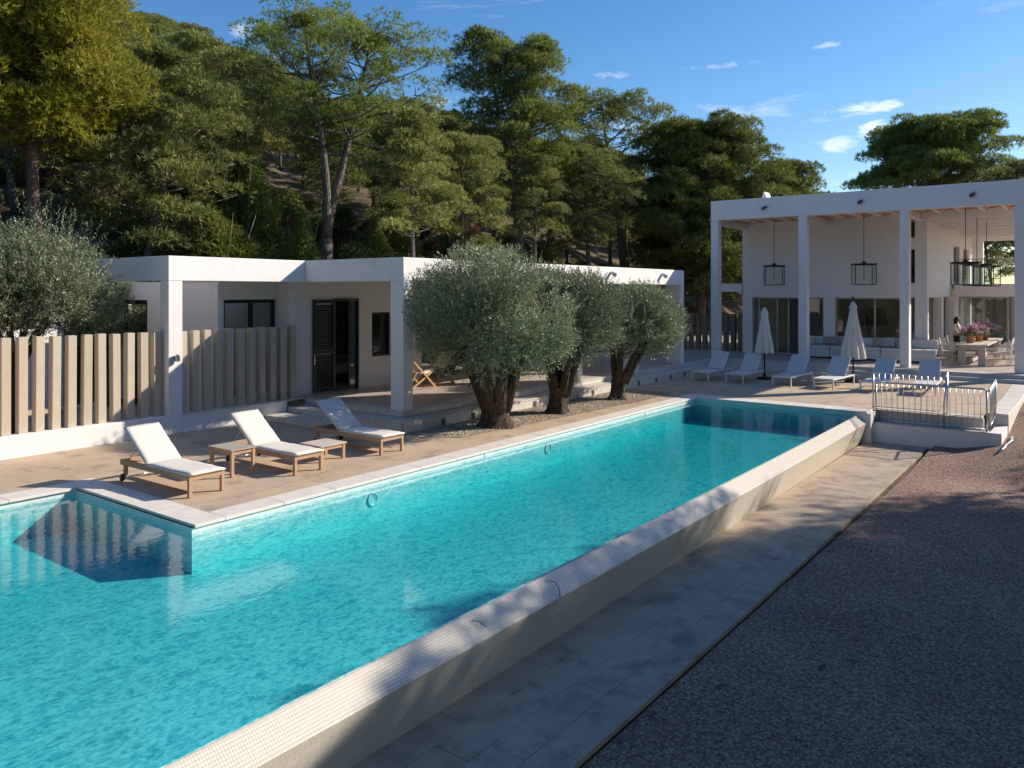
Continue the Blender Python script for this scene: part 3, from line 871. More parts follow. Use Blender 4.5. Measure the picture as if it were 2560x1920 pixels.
# ------------------------------------------------------------------ terraces
def slab_row(name, parent, x0, x1, y0, y1, z0, z1, axis, L, M_, cap=None, seed=0):
    """stone slabs laid end to end with open joints"""
    r = random.Random(seed)
    a0, a1 = (x0, x1) if axis == 'x' else (y0, y1)
    nn = max(1, round((a1-a0)/L)); stp = (a1-a0)/nn
    proto = None
    for i in range(nn):
        u = a0+i*stp+.0015
        if proto is None:
            b = MB().box(0, stp-.003, 0, y1-y0, z0, z1) if axis == 'x' else MB().box(0, x1-x0, 0, stp-.003, z0, z1)
            o = proto = b.build(name, M_, parent, bevel=.003)
        else:
            o = proto.copy(); COL.objects.link(o); o.parent = parent
        o.location = (u, y0, 0) if axis == 'x' else (x0, u, 0)
        o.location.z += r.uniform(-.0008, .0008)

ter = empty('terrace', kind='structure')
MB().box(12.78, 30.17, 12.77, 22, .01, .377).build('terrace_floor', FLOORT, ter)
MB().box(30.17, 52, 1.6, 22, .01, .378).build('terrace_floor', FLOORT, ter)
# front steps of the low house (two levels), facing the pool
slab_row('riser_slab', ter, 12.765, 30.15, 12.745, 12.77, .245, .352, 'x', .60, MARBLE, seed=1)
slab_row('edge_slab', ter, 12.735, 30.15, 12.73, 13.05, .354, .381, 'x', .60, MARBLE, seed=2)
slab_row('riser_slab', ter, 12.25, 29.55, 12.23, 12.26, -.02, .212, 'x', .60, MARBLE, seed=3)
slab_row('tread_slab', ter, 12.235, 29.85, 12.215, 12.742, .214, .242, 'x', .60, MARBLE, seed=4)
# left end of the same steps
slab_row('riser_slab', ter, 12.745, 12.765, 12.75, 16.2, .245, .352, 'y', .60, MARBLE, seed=5)
slab_row('edge_slab', ter, 12.73, 13.05, 13.06, 16.2, .354, .381, 'y', .60, MARBLE, seed=6)
slab_row('riser_slab', ter, 12.225, 12.248, 12.26, 16.2, -.02, .212, 'y', .60, MARBLE, seed=7)
slab_row('tread_slab', ter, 12.21, 12.742, 12.75, 16.19, .2145, .2425, 'y', .60, MARBLE, seed=8)
slab_row('riser_slab', ter, 11.56, 11.59, 13.95, 16.19, -.02, .092, 'y', .75, MARBLE, seed=9)
slab_row('tread_slab', ter, 11.54, 12.222, 13.93, 16.19, .094, .122, 'y', .75, MARBLE, seed=10)
MB().box(11.6, 12.22, 13.96, 16.18, .0, .09).build('step_core', MARBLE, ter)
# broad steps of the big terrace
for k, (xe, z1) in enumerate([(30.15, .381), (29.85, .254), (29.55, .127)]):
    ymax = 12.70 if k == 0 else 12.20
    slab_row('riser_slab', ter, xe+.012, xe+.04, 1.6, ymax, z1-.15, z1-.030, 'y', .9, MARBLE, seed=20+k)
    slab_row('tread_slab', ter, xe, xe+(.34 if k else .6), 1.6, ymax, z1-.028, z1, 'y', .9, MARBLE, seed=30+k)
MB().box(29.9, 30.16, 1.6, 12.2, .0, .22).build('step_core', MARBLE, ter)
# louvred vents let into the low riser
for x in (13.52, 14.59, 15.7, 17.14, 18.6, 20.1, 21.6, 22.94, 24.17, 25.26, 26.37, 27.5):
    f = MB()
    f.box(-.065, .065, -.012, 0, -.075, .075)
    o = f.build('riser_vent', mat('riser_vent_frame', (.20, .15, .12), .6) if 'riser_vent_frame' not in bpy.data.materials else bpy.data.materials['riser_vent_frame'], ter)
    for q in range(4):
        MB().box(-.05, .05, -.018, -.013, -.055+q*.032, -.041+q*.032).build('louvre', BLACK, o)
    o.location = (x, 12.228, .10)

# ------------------------------------------------------------------ wall with openings
def wall_boxes(b, axis, c0, c1, a0, a1, z0, z1, holes):
    """axis 'x': runs along x at y c0..c1. holes = [(a0, a1, z0, z1)], not overlapping in a"""
    def bx(u0, u1, w0, w1):
        if u1-u0 < 1e-4 or w1-w0 < 1e-4: return
        if axis == 'x': b.box(u0, u1, c0, c1, w0, w1)
        else: b.box(c0, c1, u0, u1, w0, w1)
    spans = {}
    for h in holes: spans.setdefault((h[0], h[1]), []).append(h)
    cur = a0
    for (h0, h1) in sorted(spans):
        bx(cur, h0, z0, z1)
        zc = z0
        for h in sorted(spans[(h0, h1)], key=lambda q: q[2]):
            bx(h0, h1, zc, h[2]); zc = h[3]
        bx(h0, h1, zc, z1)
        cur = h1
    bx(cur, a1, z0, z1)
    return b

def framed_glass(parent, axis, c, a0, a1, z0, z1, muls=(), fm=ALU, fw=.06, ft=.06, name='window', glass=GLASS):
    """a window frame (child) with its pane or panes (grandchildren)"""
    b = MB()
    def bx(u0, u1, w0, w1, t=ft):
        if axis == 'x': b.box(u0, u1, c-t/2, c+t/2, w0, w1)
        else: b.box(c-t/2, c+t/2, u0, u1, w0, w1)
    bx(a0, a0+fw, z0, z1); bx(a1-fw, a1, z0, z1)
    bx(a0+fw, a1-fw, z0, z0+fw); bx(a0+fw, a1-fw, z1-fw, z1)
    for m_ in muls: bx(m_-fw*.6, m_+fw*.6, z0+fw, z1-fw, ft*.9)
    o = b.build(name, fm, parent)
    ed = [a0+fw] + [q for m_ in muls for q in (m_-fw*.6, m_+fw*.6)] + [a1-fw]
    for i in range(0, len(ed), 2):
        g = MB()
        if axis == 'x': g.box(ed[i], ed[i+1], c-.004, c+.004, z0+fw, z1-fw)
        else: g.box(c-.004, c+.004, ed[i], ed[i+1], z0+fw, z1-fw)
        g.build('pane', glass, o)
    return o

# ------------------------------------------------------------------ low house
lo = empty('low_house', (0, 0, 0), label='low white flat roofed house with a pillared terrace behind the olive trees', cat='house')
MB().box(12.75, 27.45, 12.74, 13.15, 3.32, 3.86).build('fascia', PLASTER, lo, bevel=.012, seg=2)
MB().box(12.75, 13.10, 13.152, 16.9, 3.32, 3.86).build('fascia', PLASTER, lo, bevel=.012, seg=2)
for x0, x1 in ((12.752, 13.06), (16.42, 16.70), (20.08, 20.34), (23.61, 23.89), (27.17, 27.448)):
    d = .41 if x0 < 13 else .62
    MB().box(x0, x1, 12.743, 12.743+d, .381, 3.318).build('pillar', PLASTER, lo, bevel=.010, seg=2)
MB().box(12.80, 27.40, 12.9, 21.5, 3.40, 3.62).build('roof_slab', PLASTER, lo)
MB().box(27.1, 27.45, 13.16, 17.1, 3.32, 3.86).build('fascia', PLASTER, lo, bevel=.01)
b = wall_boxes(MB(), 'x', 16.8, 17.1, 12.72, 25.9, .378, 3.40, [(14.17, 15.04, .378, 2.89), (15.56, 16.40, 1.22, 2.48), (17.6, 19.9, .378, 2.85), (21.2, 23.2, .378, 2.85)])
b.build('wall', PLASTER, lo)
MB().box(12.72, 13.0, 17.1, 21.5, .378, 3.40).build('wall', PLASTER, lo)
MB().box(25.62, 25.9, 17.1, 21.5, .378, 3.40).build('wall', PLASTER, lo)
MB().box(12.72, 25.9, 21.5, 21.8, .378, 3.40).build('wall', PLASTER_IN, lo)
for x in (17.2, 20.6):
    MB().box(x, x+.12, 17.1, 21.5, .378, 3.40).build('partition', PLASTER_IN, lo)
# door with its louvred shutter folded back on the wall
dr = MB()
dr.box(14.17, 14.215, 16.76, 16.86, .38, 2.89); dr.box(14.995, 15.04, 16.76, 16.86, .38, 2.89); dr.box(14.216, 14.994, 16.76, 16.86, 2.83, 2.89)
dr.box(14.70, 14.76, 16.80, 16.85, .385, 2.829); dr.box(14.216, 14.994, 16.785, 16.86, .379, .40)
door = dr.build('door_frame', DARKF, lo)
MB().box(14.76, 14.994, 16.825, 16.832, .41, 2.82).build('pane', GLASS, door)
sh = MB()
sh.box(13.44, 13.52, 16.735, 16.78, .41, 2.86); sh.box(14.09, 14.165, 16.735, 16.78, .41, 2.86)
for z0, z1 in ((.41, .51), (2.77, 2.86), (1.42, 1.51)):
    sh.box(13.521, 14.089, 16.735, 16.78, z0, z1)
shu = sh.build('shutter', DKGREEN, lo)
z = .545
proto = None
while z < 2.75:
    if not (1.39 < z < 1.53):
        if proto is None:
            proto = MB().box(-.284, .284, -.021, .021, -.003, .003).build('louvre', DKGREEN, shu); o = proto
        else:
            o = proto.copy(); COL.objects.link(o); o.parent = shu
        o.location = (13.805, 16.757, z); o.rotation_euler = (rad(40), 0, 0)
    z += .046
MB().tube([(13.47, 16.735, 1.33), (13.47, 16.69, 1.33), (13.47, 16.69, 1.20)], .008, 6).build('handle', STEEL, shu)
MB().box(13.455, 13.485, 16.728, 16.734, 1.15, 1.42).build('handle', STEEL, shu)
framed_glass(lo, 'x', 17.0, 15.56, 16.40, 1.22, 2.48, fm=DARKF, fw=.07)
framed_glass(lo, 'x', 16.98, 17.6, 19.9, .38, 2.85, muls=(18.75,), fm=DARKF, fw=.06)
framed_glass(lo, 'x', 16.98, 21.2, 23.2, .38, 2.85, muls=(22.2,), fm=DARKF, fw=.06)
# bed seen through the open door
bd = empty('bed', label='white bed inside the bedroom behind the open shuttered door', cat='bed')
MB().box(14.6, 16.6, 18.2, 20.1, .38, .64).build('bed_base', BLACK, bd)
MB().box(14.58, 16.62, 18.18, 20.12, .642, .92).build('mattress', SOFA, bd, bevel=.05, seg=3)
MB().box(16.3, 16.62, 18.4, 19.9, .925, 1.12).build('pillow', SOFA, bd, bevel=.08, seg=3)

# ------------------------------------------------------------------ walled court on the left
co = empty('court_frame', label='white rendered beam and pillar frame round the courtyard on the left', cat='frame')
MB().box(9.12, 12.748, 16.2, 16.5, 3.32, 3.86).build('fascia', PLASTER, co, bevel=.012, seg=2)
MB().box(9.12, 9.45, 16.502, 22.5, 3.32, 3.86).build('fascia', PLASTER, co, bevel=.012, seg=2)
MB().box(9.122, 9.445, 16.203, 16.55, -.02, 3.318).build('pillar', PLASTER, co, bevel=.012, seg=2)
MB().box(9.13, 9.44, 21.9, 22.4, -.02, 3.318).build('pillar', PLASTER, co)
cw = empty('garden_wall', label='low white rendered wall that carries the timber posts on the left', cat='wall')
MB().box(-4, 9.12, 16.2, 16.52, -.05, .405).build('wall', PLASTER, cw, bevel=.012, seg=2)
MB().box(9.446, 12.2, 16.2, 16.52, -.05, .385).build('wall', PLASTER, cw, bevel=.012, seg=2)
MB().box(9.447, 12.72, 16.19, 16.53, .387, .405).build('cap', MARBLE, cw, bevel=.003)
def post_fence(label, x0, n, top, seed, y=16.36, mt=BOARD, w=.163, sp=.294, axis='x', base=.407, cross=False):
    f = empty('post_fence', label=label, cat='fence')
    r = random.Random(seed); proto = None
    for i in range(n):
        u = x0+i*sp
        if proto is None:
            proto = o = MB().box(0, w, 0, w, 0, top-base).build('fence_post', mt, f, bevel=.006)
        else:
            o = proto.copy(); COL.objects.link(o); o.parent = f
        o.location = (u, y, base+r.uniform(-.012, 0)) if axis == 'x' else (y, u, base)
        o.rotation_euler = (rad(r.uniform(-.25, .25)), rad(r.uniform(-.35, .35)), rad(r.uniform(-3.5, 3.5)))
        o.scale.z = 1+r.uniform(-.006, .008)
    return f
post_fence('row of square pale concrete posts on the low wall, left of the white pillar', 6.25-.294*9, 19, 2.22, 3)
post_fence('row of square pale concrete posts on the low wall, between the pillar and the steps', 9.49, 11, 2.22, 4)
rf = post_fence('dark timber post fence between the two houses', 13.25, 16, 2.05, 5, y=34.6, mt=BOARDD, sp=.34, w=.2, axis='y', base=.38)
MB().box(10.9, 12.72, 16.53, 19.2, 3.332, 3.50).build('court_roof', PLASTER, lo)
b = wall_boxes(MB(), 'x', 17.3, 17.55, 11.00, 12.70, 0, 3.33, [(11.16, 12.70, .5, 2.88)])
b.build('court_wall', PLASTER, lo)
framed_glass(lo, 'x', 17.42, 11.16, 12.70, .5, 2.88, muls=(12.0,), fm=DARKF, fw=.09)
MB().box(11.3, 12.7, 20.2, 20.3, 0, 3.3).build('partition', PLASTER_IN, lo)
b = wall_boxes(MB(), 'y', 11.00, 11.25, 17.56, 22.5, 0, 3.33, [(20.6, 21.9, 0, 2.85)])
b.build('court_wall', PLASTER, lo)
framed_glass(lo, 'y', 11.06, 20.6, 21.9, 0, 2.85, fm=DARKF, fw=.12)
bw = tag(MB().box(-3, 8.9, 21.0, 21.25, -.05, 2.15).build('courtyard_wall', PLASTER, None, bevel=.012), 'white courtyard wall in the shade behind the olive on the left', 'wall')
bn = empty('bench', label='low pale bench behind the posts on the left', cat='bench')
MB().box(3.5, 9.0, 18.8, 19.25, .38, .44).build('seat', BOARD, bn, bevel=.004)
for x in (3.7, 6.2, 8.7): MB().box(x, x+.12, 18.85, 19.2, 0, .379).build('leg', PLASTER, bn)
sc = empty('wall_lamp', label='small steel up and down lamp on the white courtyard pillar', cat='wall lamp')
MB().lathe([(0, -.075), (.048, -.075), (.05, -.07), (.05, .07), (.048, .075), (0, .075)], 20, (9.285, 16.12, 1.645)).build('lamp_body', STEEL, sc)
MB().box(9.25, 9.32, 16.168, 16.199, 1.60, 1.69).build('bracket', STEEL, sc)
def spotlight(label, loc, axis, mt):
    s = empty('spotlight', loc, label=label, cat='spotlight', group='spotlights on the white fascias')
    if axis == 'y': s.rotation_euler.z = 0
    else: s.rotation_euler.z = rad(-90)
    MB().lathe([(0, 0), (.045, 0), (.045, .02), (0, .02)], 14, (0, 0, 0)).build('back_plate', mt, s, M=Matrix.Rotation(rad(90), 4, 'X'))
    MB().tube([(0, -.02, 0), (.05, -.07, .01)], .013, 8).build('arm', mt, s)
    b = MB().tube([(.05, -.03, .03), (.02, -.10, -.01), (-.03, -.20, -.06)], [.05, .062, .066], 14)
    b.build('lamp_head', mt, s)
SPOTW = mat('pale_lamp_paint', (.62, .63, .62), .5); SPOTD = mat('dark_lamp_metal', (.12, .12, .12), .35, metal=.6)
for i, x in enumerate((18.32, 21.98, 25.57)):
    spotlight(('white spotlight on the low house fascia, just above the middle olive crown', 'white spotlight on the low house fascia, second from its right end', 'white spotlight at the right end of the low house fascia')[i], (x, 12.738, 3.66), 'y', SPOTW)
for i, y in enumerate((10.86, 7.32, 3.76)):
    spotlight(('dark spotlight on the tall portico beam, over the left bay', 'dark spotlight on the tall portico beam, over the middle bay', 'dark spotlight on the tall portico beam, over the dining bay')[i], (30.757, y, 6.36), 'x', SPOTD)

# ------------------------------------------------------------------ tall house
bh = empty('tall_house', (0, 0, 0), label='tall white house with a double height pillared portico at the right', cat='house')
MB().box(30.76, 31.15, 2.12, 13.10, 5.97, 6.76).build('fascia', PLASTER, bh, bevel=.014, seg=2)
for y0, y1 in ((12.79, 13.097), (9.26, 9.57), (5.72, 6.02), (2.123, 2.56)):
    MB().box(30.763, 31.147, y0, y1, .382, 5.968).build('pillar', PLASTER, bh, bevel=.010, seg=2)
for y0 in (12.82, 9.29, 5.75):
    MB().box(31.152, 33.995, y0, y0+.25, 5.80, 6.05).build('ceiling_beam', PLASTER, bh)
MB().box(31.152, 34.0, 12.79, 13.098, 6.052, 6.76).build('fascia', PLASTER, bh)
for xb in (33.15, 35.2, 37.25, 39.3, 41.4, 43.5, 45.6):
    MB().box(xb, xb+.24, 2.46, 5.745, 5.79, 6.08).build('ceiling_beam', PLASTER, bh)
MB().box(31.152, 48.4, 2.123, 2.45, 5.97, 6.76).build('fascia', PLASTER, bh)
for xb in (34.6, 38.3, 42.0, 45.6):
    MB().box(xb, xb+.3, 2.13, 2.44, .382, 5.968).build('pillar', PLASTER, bh)
# joists and shallow brick vaults of the portico ceiling
y = 2.2; proto = vproto = None
while y < 12.7:
    if not any(abs(y+.05-q) < .25 for q in (12.9, 9.4, 5.85)):
        if proto is None:
            proto = o = MB().box(31.155, 33.145, -.05, .05, 5.97, 6.10).build('joist', PLASTER, bh)
        else:
            o = proto.copy(); COL.objects.link(o); o.parent = bh
        o.location.y = y+.05
    if vproto is None:
        b = MB(); vs = []; fs = []
        for k in range(9):
            t = k/8
            yy = .10+(.59-.10)*t if False else .05+.60*t
            zz = 6.04+.13*math.sin(PI*t)
            vs += [(31.16, yy, zz), (33.99, yy, zz)]
        for k in range(8): fs.append((2*k, 2*k+2, 2*k+3, 2*k+1))
        b.add(vs, fs, True)
        vproto = o = b.build('vault', VAULT, bh)
    else:
        o = vproto.copy(); COL.objects.link(o); o.parent = bh
    o.location.y = y+.05
    y += .70
MB().box(31.15, 48.6, 2.13, 13.09, 6.30, 6.52).build('roof_slab', PLASTER, bh)
MB().box(34.0, 48.6, 2.46, 5.84, 6.085, 6.28).build('ceiling', PLASTER, bh)
# main wall facing the pool
b = wall_boxes(MB(), 'y', 34.0, 34.3, 6.30, 13.0, .379, 6.29, [(9.55, 12.56, .379, 2.82), (6.55, 9.10, 1.17, 2.82)])
b.build('wall', PLASTER, bh)
framed_glass(bh, 'y', 34.16, 9.55, 12.56, .38, 2.82, muls=(11.03, 11.51, 12.30), fw=.06)
framed_glass(bh, 'y', 34.16, 6.55, 9.10, 1.17, 2.82, muls=(7.59,), fw=.06)
MB().box(34.0, 34.3, 6.12, 6.298, 2.84, 3.40).build('spandrel', PLASTER, bh)
MB().box(34.05, 34.3, 6.12, 6.298, 4.72, 5.16).build('spandrel', PLASTER, bh)
framed_glass(bh, 'y', 34.16, 6.12, 6.298, 3.41, 4.71, fw=.015); framed_glass(bh, 'y', 34.16, 6.12, 6.298, 5.17, 5.95, fw=.015)
framed_glass(bh, 'y', 34.16, 6.12, 6.298, .38, 2.83, fw=.02)
b = wall_boxes(MB(), 'x', 5.85, 6.12, 34.08, 48.4, .379, 6.075, [(34.62, 37.35, .379, 2.84), (37.95, 40.5, .379, 2.84), (41.6, 43.4, 3.42, 5.2), (44.6, 46.4, 3.42, 5.2)])
b.build('wall', PLASTER, bh)
for x0, x1, z0, z1 in ((34.62, 37.35, .38, 2.84), (37.95, 40.5, .38, 2.84), (41.6, 43.4, 3.42, 5.2), (44.6, 46.4, 3.42, 5.2)):
    framed_glass(bh, 'x', 6.04, x0, x1, z0, z1, muls=((x0+x1)/2,), fw=.05)
for x0 in (34.08, 37.42, 40.6):
    MB().box(x0, x0+.42, 5.70, 5.846, .381, 6.07 if x0 < 35 else 2.84).build('pilaster', PLASTER, bh, bevel=.006)
# far end: glazing below, open balcony above
MB().box(40.8, 41.1, 2.15, 5.695, 2.84, 3.41).build('balcony_edge', PLASTER, bh)
MB().box(41.1, 48.4, 2.15, 5.845, 3.2, 3.40).build('balcony_floor', FLOORT, bh)
framed_glass(bh, 'y', 40.95, 3.62, 5.55, .38, 2.84, muls=(4.55,), fw=.07)
framed_glass(bh, 'y', 40.95, 2.2, 3.5, .38, 2.84, muls=(2.75,), fw=.07)
MB().box(48.1, 48.4, 2.46, 5.845, 5.72, 6.08).build('fascia', PLASTER, bh)
MB().box(48.1, 48.4, 5.4, 5.845, 3.40, 5.718).build('pillar', PLASTER, bh)
bal = MB()
for z in (4.52, 4.30): bal.tube([(40.95, 2.2, z), (40.95, 5.69, z)], .022, 8)
bo = bal.build('balustrade_rail', STEEL, bh)
for y0 in np.arange(2.2, 4.6, 1.28):
    MB().box(40.94, 40.955, y0, y0+1.25, 3.44, 4.27).build('glass_panel', GLASSC, bo)
# rooms behind the glass
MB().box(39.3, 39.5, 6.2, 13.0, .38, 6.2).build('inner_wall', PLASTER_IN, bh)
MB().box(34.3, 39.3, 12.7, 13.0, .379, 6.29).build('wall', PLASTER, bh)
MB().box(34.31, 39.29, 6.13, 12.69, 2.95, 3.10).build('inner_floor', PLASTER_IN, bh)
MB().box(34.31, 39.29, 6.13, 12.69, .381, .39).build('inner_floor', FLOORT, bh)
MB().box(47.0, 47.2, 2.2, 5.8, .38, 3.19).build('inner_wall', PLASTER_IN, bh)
MB().box(39.2, 39.28, 8.2, 9.3, 1.5, 2.3).build('wall_picture', BLACK, bh)
MB().box(33.86, 33.998, 13.0, 14.2, 3.06, 3.42).build('link_beam', PLASTER, bh)
# small ridge shaped chimney cowl on the roof
ch = empty('roof_cowl', (33.0, 11.57, 6.52), label='small white ridge shaped cowl on the tall house roof', cat='chimney cowl')
b = MB()
for s in (-1, 1):
    b.add([(-.3, s*.30, 0), (.3, s*.30, 0), (.3, 0, .72), (-.3, 0, .72), (-.3, s*.22, 0), (.3, s*.22, 0), (.3, 0, .60), (-.3, 0, .60)],
          [(0, 1, 2, 3), (4, 7, 6, 5), (0, 4, 5, 1), (0, 3, 7, 4), (1, 5, 6, 2)])
b.build('cowl_plates', PLASTER, ch)

# ------------------------------------------------------------------ lanterns
LFR = mat('lantern_iron', (.02, .02, .018), .5)
BULB = glass_mat('bulb_glass', (.9, .85, .75))
def lantern(loc, top, label):
    l = empty('lantern', loc, rad(24), label=label, cat='lantern', group='glass lanterns hanging in the portico')
    w, h = .37, .76
    b = MB()
    for sx in (-1, 1):
        for sy in (-1, 1): b.box(sx*w-.014, sx*w+.014, sy*w-.014, sy*w+.014, 0, h)
    for z in (0, h):
        for s in (-1, 1):
            b.box(-w+.0145, w-.0145, s*w-.013, s*w+.013, z-.014, z+.014)
            b.box(s*w-.013, s*w+.013, -w+.0145, w-.0145, z-.014, z+.014)
    fr = b.build('lantern_frame', LFR, l)
    b = MB(); b.box(-w-.05, w+.05, -w-.05, w+.05, h+.016, h+.045)
    b.lathe([(.12, h+.045), (.09, h+.08), (.03, h+.15), (.014, h+.17)], 12)
    b.build('lantern_cap', LFR, l)
    MB().tube([(0, 0, h+.16), (0, 0, top-loc[2])], .012, 8).build('rod', LFR, l)
    MB().tube([(0, 0, h), (0, 0, .34)], .010, 8).build('lamp_stem', LFR, l)
    MB().lathe([(.012, .34), (.03, .30), (.045, .25), (.035, .21), (0, .19)], 12).build('bulb', BULB, l)
    MB().box(-.12, .12, -.008, .008, .36, .375).build('lamp_cross', LFR, l)
    for s in (-1, 1):
        MB().box(-w+.016, w-.016, s*w-.002, s*w+.002, .016, h-.016).build('pane', GLASSC, l)
        MB().box(s*w-.002, s*w+.002, -w+.016, w-.016, .016, h-.016).build('pane', GLASSC, l)
lantern((32.5, 11.09, 3.34), 6.1, 'square glass lantern on a long rod in the left bay of the portico')
lantern((32.5, 7.62, 3.34), 6.1, 'square glass lantern on a long rod in the middle bay of the portico')
lantern((32.1, 4.14, 3.32), 6.1, 'nearest of the three glass lanterns over the dining table')
lantern((34.3, 4.05, 3.30), 6.1, 'middle one of the three glass lanterns over the dining table')
lantern((36.5, 3.98, 3.29), 6.1, 'farthest of the three glass lanterns over the dining table')
# ------------------------------------------------------------------ wooden loungers by the pool
def wood_lounger(loc, label, shade=0):
    # local: foot end at y=0, body runs towards +y, width along x 0..w
    r = empty('wooden_sun_lounger', loc, rad(shade), label=label, cat='sun lounger', group='wooden sun loungers by the pool')
    w = .60; L = 2.0; zt = .335
    for x in (0, w-.05):
        MB().box(x, x+.05, .0505, L, zt-.085, zt).build('side_rail', TEAK, r, bevel=.004)
    MB().box(.0505, w-.0505, 0, .045, zt-.085, zt-.002).build('end_rail', TEAK, r, bevel=.004)
    MB().box(.0505, w-.0505, L-.045, L, zt-.085, zt-.002).build('end_rail', TEAK, r, bevel=.004)
    for x in (0, w-.055):
        MB().box(x, x+.055, 0, .055, 0, zt-.001).build('leg', TEAK, r, bevel=.004)
        MB().box(x, x+.055, L-.16, L-.10, .06, zt-.086).build('leg', TEAK, r, bevel=.004)
    for x in (.06, w-.10):
        o = MB().lathe([(0, -.02), (.055, -.02), (.06, -.012), (.06, .012), (.055, .02), (0, .02)], 18).build('wheel', BLACK if x < .1 else BLACK, r)
        o.rotation_euler = (0, rad(90), 0); o.location = (x-.09 if x < .1 else x+.13, L-.13, .062)
    MB().tube([(-.03, L-.13, .062), (w+.03, L-.13, .062)], .008, 6).build('axle', STEEL, r)
    for i in range(9):
        MB().box(.052, w-.052, .10+i*.125, .17+i*.125, zt-.03, zt-.012).build('slat', TEAK, r)
    # reclined back: hinge at y=1.18
    hy = 1.20; a = rad(37); bl = .84
    back = empty('backrest', (0, hy, zt), 0); back.parent = r
    back.rotation_euler = (a, 0, 0)
    MB().box(.055, .095, 0, bl, -.035, 0).build('back_rail', TEAKG, back, bevel=.003)
    MB().box(w-.095, w-.055, 0, bl, -.035, 0).build('back_rail', TEAKG, back, bevel=.003)
    for i in range(6):
        MB().box(.096, w-.096, .03+i*.14, .10+i*.14, -.022, -.004).build('slat', TEAK, back)
    MB().tube([(.08, .50, -.03), (.08, .52, -.45)], .008, 6).build('prop', STEEL, back, M=Matrix.Translation((0, 0, 0)))
    MB().tube([(w-.08, .50, -.03), (w-.08, .52, -.45)], .008, 6).build('prop', STEEL, back)
    # one folded cushion in two panels
    def pad(name, y0, y1, par, rz):
        nx, ny = 10, 14
        b = MB(); vs = []; fs = []
        x0, x1 = .0, w
        rr = random.Random(rz)
        ph = rr.uniform(0, 6)
        for side in (0, 1):
            for j in range(ny+1):
                for i in range(nx+1):
                    u = i/nx; v = j/ny
                    e = min(u, 1-u)*(x1-x0); f_ = min(v, 1-v)*(y1-y0)
                    edge = min(1, e/.03)*min(1, f_/.03)
                    z = .042*(.55+.45*math.sqrt(max(edge, 0))) + .005*math.sin(v*9+ph)*math.sin(u*3+ph) + .003*math.sin(v*23+u*7)
                    vs.append((x0+u*(x1-x0), y0+v*(y1-y0), z if side == 0 else .002))
        o_ = (nx+1)*(ny+1)
        for j in range(ny):
            for i in range(nx):
                a_ = j*(nx+1)+i
                fs.append((a_, a_+1, a_+nx+2, a_+nx+1)); fs.append((a_+o_, a_+nx+1+o_, a_+nx+2+o_, a_+1+o_))
        for j in range(ny):
            a_ = j*(nx+1); fs.append((a_, a_+nx+1, a_+nx+1+o_, a_+o_)); a_ = a_+nx; fs.append((a_, a_+o_, a_+nx+1+o_, a_+nx+1))
        for i in range(nx):
            fs.append((i, i+o_, i+1+o_, i+1)); a_ = ny*(nx+1)+i; fs.append((a_, a_+1, a_+1+o_, a_+o_))
        b.add(vs, fs, True)
        return b.build(name, CUSH, par)
    o = pad('seat_cushion', -.03, hy+.01, r, 1); o.location.z = zt-.004; o.location.x = 0
    o = pad('back_cushion', 0.01, bl+.03, back, 2)
    return r
wood_lounger((6.50, 10.97, 0), 'wooden lounger with cream cushion nearest the pool corner, left of the small table', 1)
wood_lounger((8.36, 10.90, 0), 'wooden lounger with cream cushion between the two small teak tables', 0)
wood_lounger((10.37, 10.95, 0), 'wooden lounger with a half shaded cushion in front of the stone steps', 0)

def teak_table(loc, sx, sy, h, label, mt_top, leg=.055):
    t = empty('teak_table', loc, 0, label=label, cat='side table', group='small teak tables between the loungers')
    ns = 7
    st = sy/ns
    for i in range(ns):
        MB().box(0, sx, i*st+.002, (i+1)*st-.002, h-.025, h).build('slat', mt_top, t, bevel=.002)
    for x in (.02, sx-.02-leg):
        for y in (.02, sy-.02-leg):
            MB().box(x, x+leg, y, y+leg, 0, h-.026).build('leg', TEAK, t, bevel=.003)
    b = MB()
    for x in (.03, sx-.05): b.box(x, x+.02, .02+leg+.001, sy-.021-leg, h-.09, h-.027)
    for y in (.03, sy-.05): b.box(.02+leg+.001, sx-.021-leg, y, y+.02, h-.09, h-.027)
    b.build('apron', TEAK, t)
    return t
teak_table((7.62, 11.60, 0), .50, .68, .46, 'taller square teak table with a silvery top, left of the middle lounger', TEAKG)
teak_table((9.26, 11.32, 0), .60, .60, .30, 'low square teak table between the middle and the right wooden lounger', TABLEW, .06)

